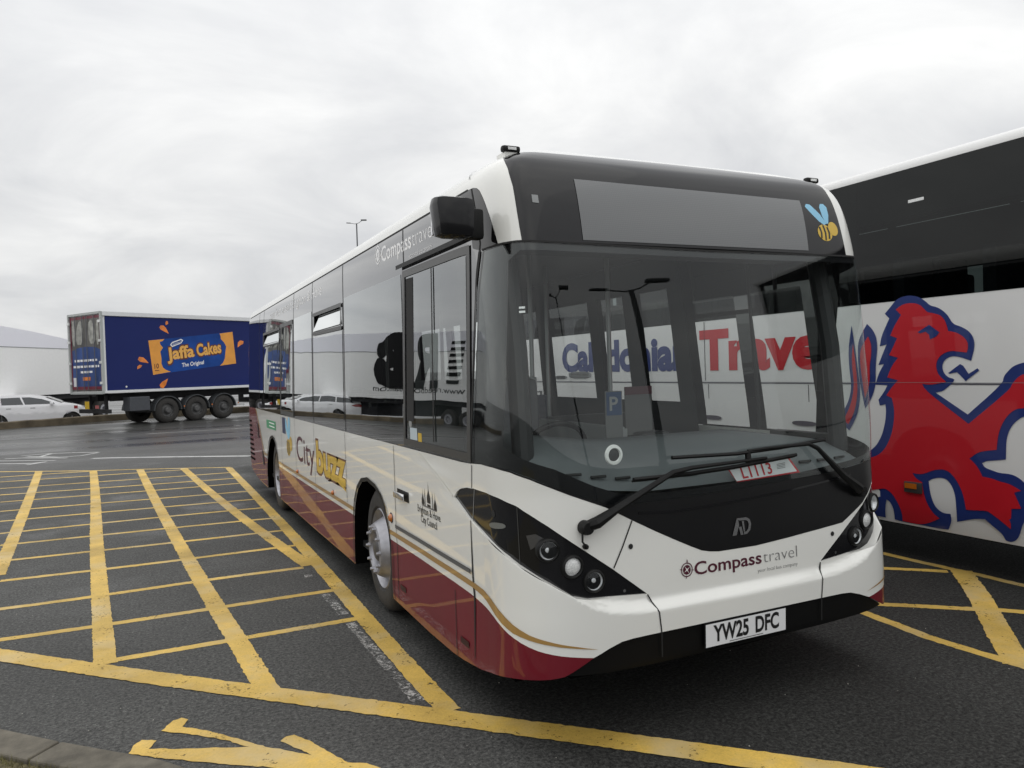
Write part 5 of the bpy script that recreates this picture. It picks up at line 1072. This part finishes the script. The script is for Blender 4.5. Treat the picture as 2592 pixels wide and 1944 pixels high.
o = marking('yellow_letter_marking', [[(-1.652,1.118),(-1.640,1.165),(-1.618,1.215),(-1.590,1.240),(-1.53,1.199),(-1.563,1.122),(-1.45,1.06),(-1.117,.891),(-1.20,1.01),(-1.271,1.085),(-1.363,1.180),(-1.509,1.300),(-1.447,1.402),(-1.403,1.413),(-1.374,1.373),(-1.407,1.299),(-1.301,1.195),(-1.185,1.043),(-1.08,.90),(-.975,.78),(-.86,.66),(-.90,.742),(-.971,.877),(-.943,.918),(-.9,.912),(-.834,.795),(-.779,.644),(-.724,.509),(-.652,.464),(-.60,.38),(-.66,.33),(-.85,.46),(-1.066,.649),(-1.286,.811),(-1.513,.992)]], m_py, .004)
tag(o, 'yellow painted letter beside the kerb', 'road marking', kind='structure')
wlines = [strip([(-9,27.2),(-6.18,28.57),(-3.65,29.4)], .09), strip([(-3.7,29.45),(-2.08,29.66)], .16), strip([(-1.61,25.45),(1.65,25.6),(5,25.7)], .09), strip([(-2.75,17.55),(-2.4,17.42),(-1.0,16.5),(.56,15.38)], .20), strip([(-6,24.6),(-2.5,24.2)], .05)]
ww = [[(-4.439,19.677),(-3.908,19.884),(-3.101,19.521),(-2.693,19.266)],[(-2.688,19.157),(-3.036,18.563),(-3.532,18.579),(-4.279,19.378)],[(-4.705,19.118),(-4.309,19.027),(-3.302,18.168)],[(-3.986,18.969),(-3.795,19.786),(-3.268,19.669)],[(-5.5,19.2),(-4.725,18.603),(-3.504,17.75)],[(-5.4,18.3),(-4.614,17.843),(-3.968,17.362),(-3.667,17.52)],[(-4.001,17.074),(-3.811,17.366),(-3.667,17.52)]]
for k, wq in enumerate(ww): wlines.append(strip(wq, .11))
o = marking('white_road_marking', wlines, m_pw, .0015); tag(o, 'worn white lines and lettering', 'road marking', kind='structure')
# remains of an older white line beside the yellow border
chips = []
for (x0, y0, x1, y1) in ((-.235,2.50,-.215,.98),(-.24,3.35,-.225,2.72),(-.25,4.05,-.25,3.95)):
    chips.append([(x0-.035,y0),(x0+.03,y0),(x1+.03,y1),(x1-.045,y1)])
o = marking('old_white_line', chips, m_chip, .0015); tag(o, 'flaking white line', 'road marking', kind='structure')
# kerb stones bottom left and the verge behind them
def kz(p, z=.06):
    k_ = (1.8155-z)/1.8155; return (-1.505+(p[0]+1.505)*k_, -3.04+(p[1]+3.04)*k_)
m_kerb = mat('kerb_concrete', (.125,.112,.088), .9, noise=.35, nscale=9, bump=.6, bscale=70)
kin = [(-3.6,3.35),(-2.80,2.38),(-2.275,1.778),(-1.968,1.447),(-1.654,1.133),(-1.513,.989),(-1.394,.829),(-1.05,.42),(-.5,-.3)]
kout = [(-3.75,3.05),(-2.90,2.20),(-2.40,1.63),(-2.094,1.304),(-1.80,1.01),(-1.66,.86),(-1.54,.70),(-1.2,.29),(-.65,-.42)]
ki, ko = [kz(p) for p in kin], [kz(p) for p in kout]
segs = [(0,1),(1,3),(3,7),(7,8)]
for n_, (a, b_) in enumerate(segs):
    idx = list(range(a, b_+1)); I = [ki[i] for i in idx]; O = [ko[i] for i in idx]
    def gap(p, q_, d): L2 = math.hypot(q_[0]-p[0], q_[1]-p[1]); return (p[0]+(q_[0]-p[0])*d/L2, p[1]+(q_[1]-p[1])*d/L2)
    I[0] = gap(I[0], I[1], .006); I[-1] = gap(I[-1], I[-2], .006); O[0] = gap(O[0], O[1], .006); O[-1] = gap(O[-1], O[-2], .006)
    q = MB(); q.prism(I+O[::-1], lambda u, v, h: (u, v, h), -.05, .06); o = q.build('kerb', m_kerb, bev=.01); tag(o, 'weathered concrete kerb stone', 'kerb', kind='structure')
vs = [(x, y, .035) for x, y in ko]+[(x-6, y-4, .04) for x, y in ko]; k = len(ko)
o = mkobj('verge', vs, [(i, k+i, k+i+1, i+1) for i in range(k-1)], mat('verge_soil', (.10,.085,.04), .95, noise=.6, nscale=30, bump=1.0, bscale=60)); tag(o, 'muddy verge behind the kerb', 'ground', kind='structure')
m_grass = mat('grass_blades', (.12,.11,.035), .8, noise=.4, nscale=20)
vs, fs = [], []
for _ in range(2600):
    i = random.randrange(1, 6); t_ = random.random(); w = random.random()**1.5*.5
    x = ko[i][0]*(1-t_)+ko[i+1][0]*t_-w*.75; y = ko[i][1]*(1-t_)+ko[i+1][1]*t_-w*.66; h = random.uniform(.015,.05); a = random.uniform(0, 2*PI); lx, ly = random.gauss(0,.015), random.gauss(0,.015)
    b0 = len(vs); vs += [(x-.002*math.cos(a), y-.002*math.sin(a), .03), (x+.002*math.cos(a), y+.002*math.sin(a), .03), (x+lx, y+ly, .035+h)]; fs.append((b0, b0+1, b0+2))
o = mkobj('verge_grass', vs, fs, m_grass); tag(o, 'short dry grass on the verge', 'grass', kind='stuff')
# small litter and grit on the asphalt
vs, fs = [], []
m_grit = mat('grit', (.30,.29,.26), .8)
for _ in range(260):
    x, y = random.uniform(-4,4.2), random.uniform(-.8,9); r = random.uniform(.002,.005)
    b0 = len(vs); vs += [(x+r*math.cos(k*PI/2+.4), y+r*math.sin(k*PI/2+.4), .002) for k in range(4)]+[(x, y, .002+r)]; fs += [(b0+k, b0+(k+1) % 4, b0+4) for k in range(4)]
o = mkobj('grit', vs, fs, m_grit); tag(o, 'grit scattered on the asphalt', 'grit', kind='stuff')
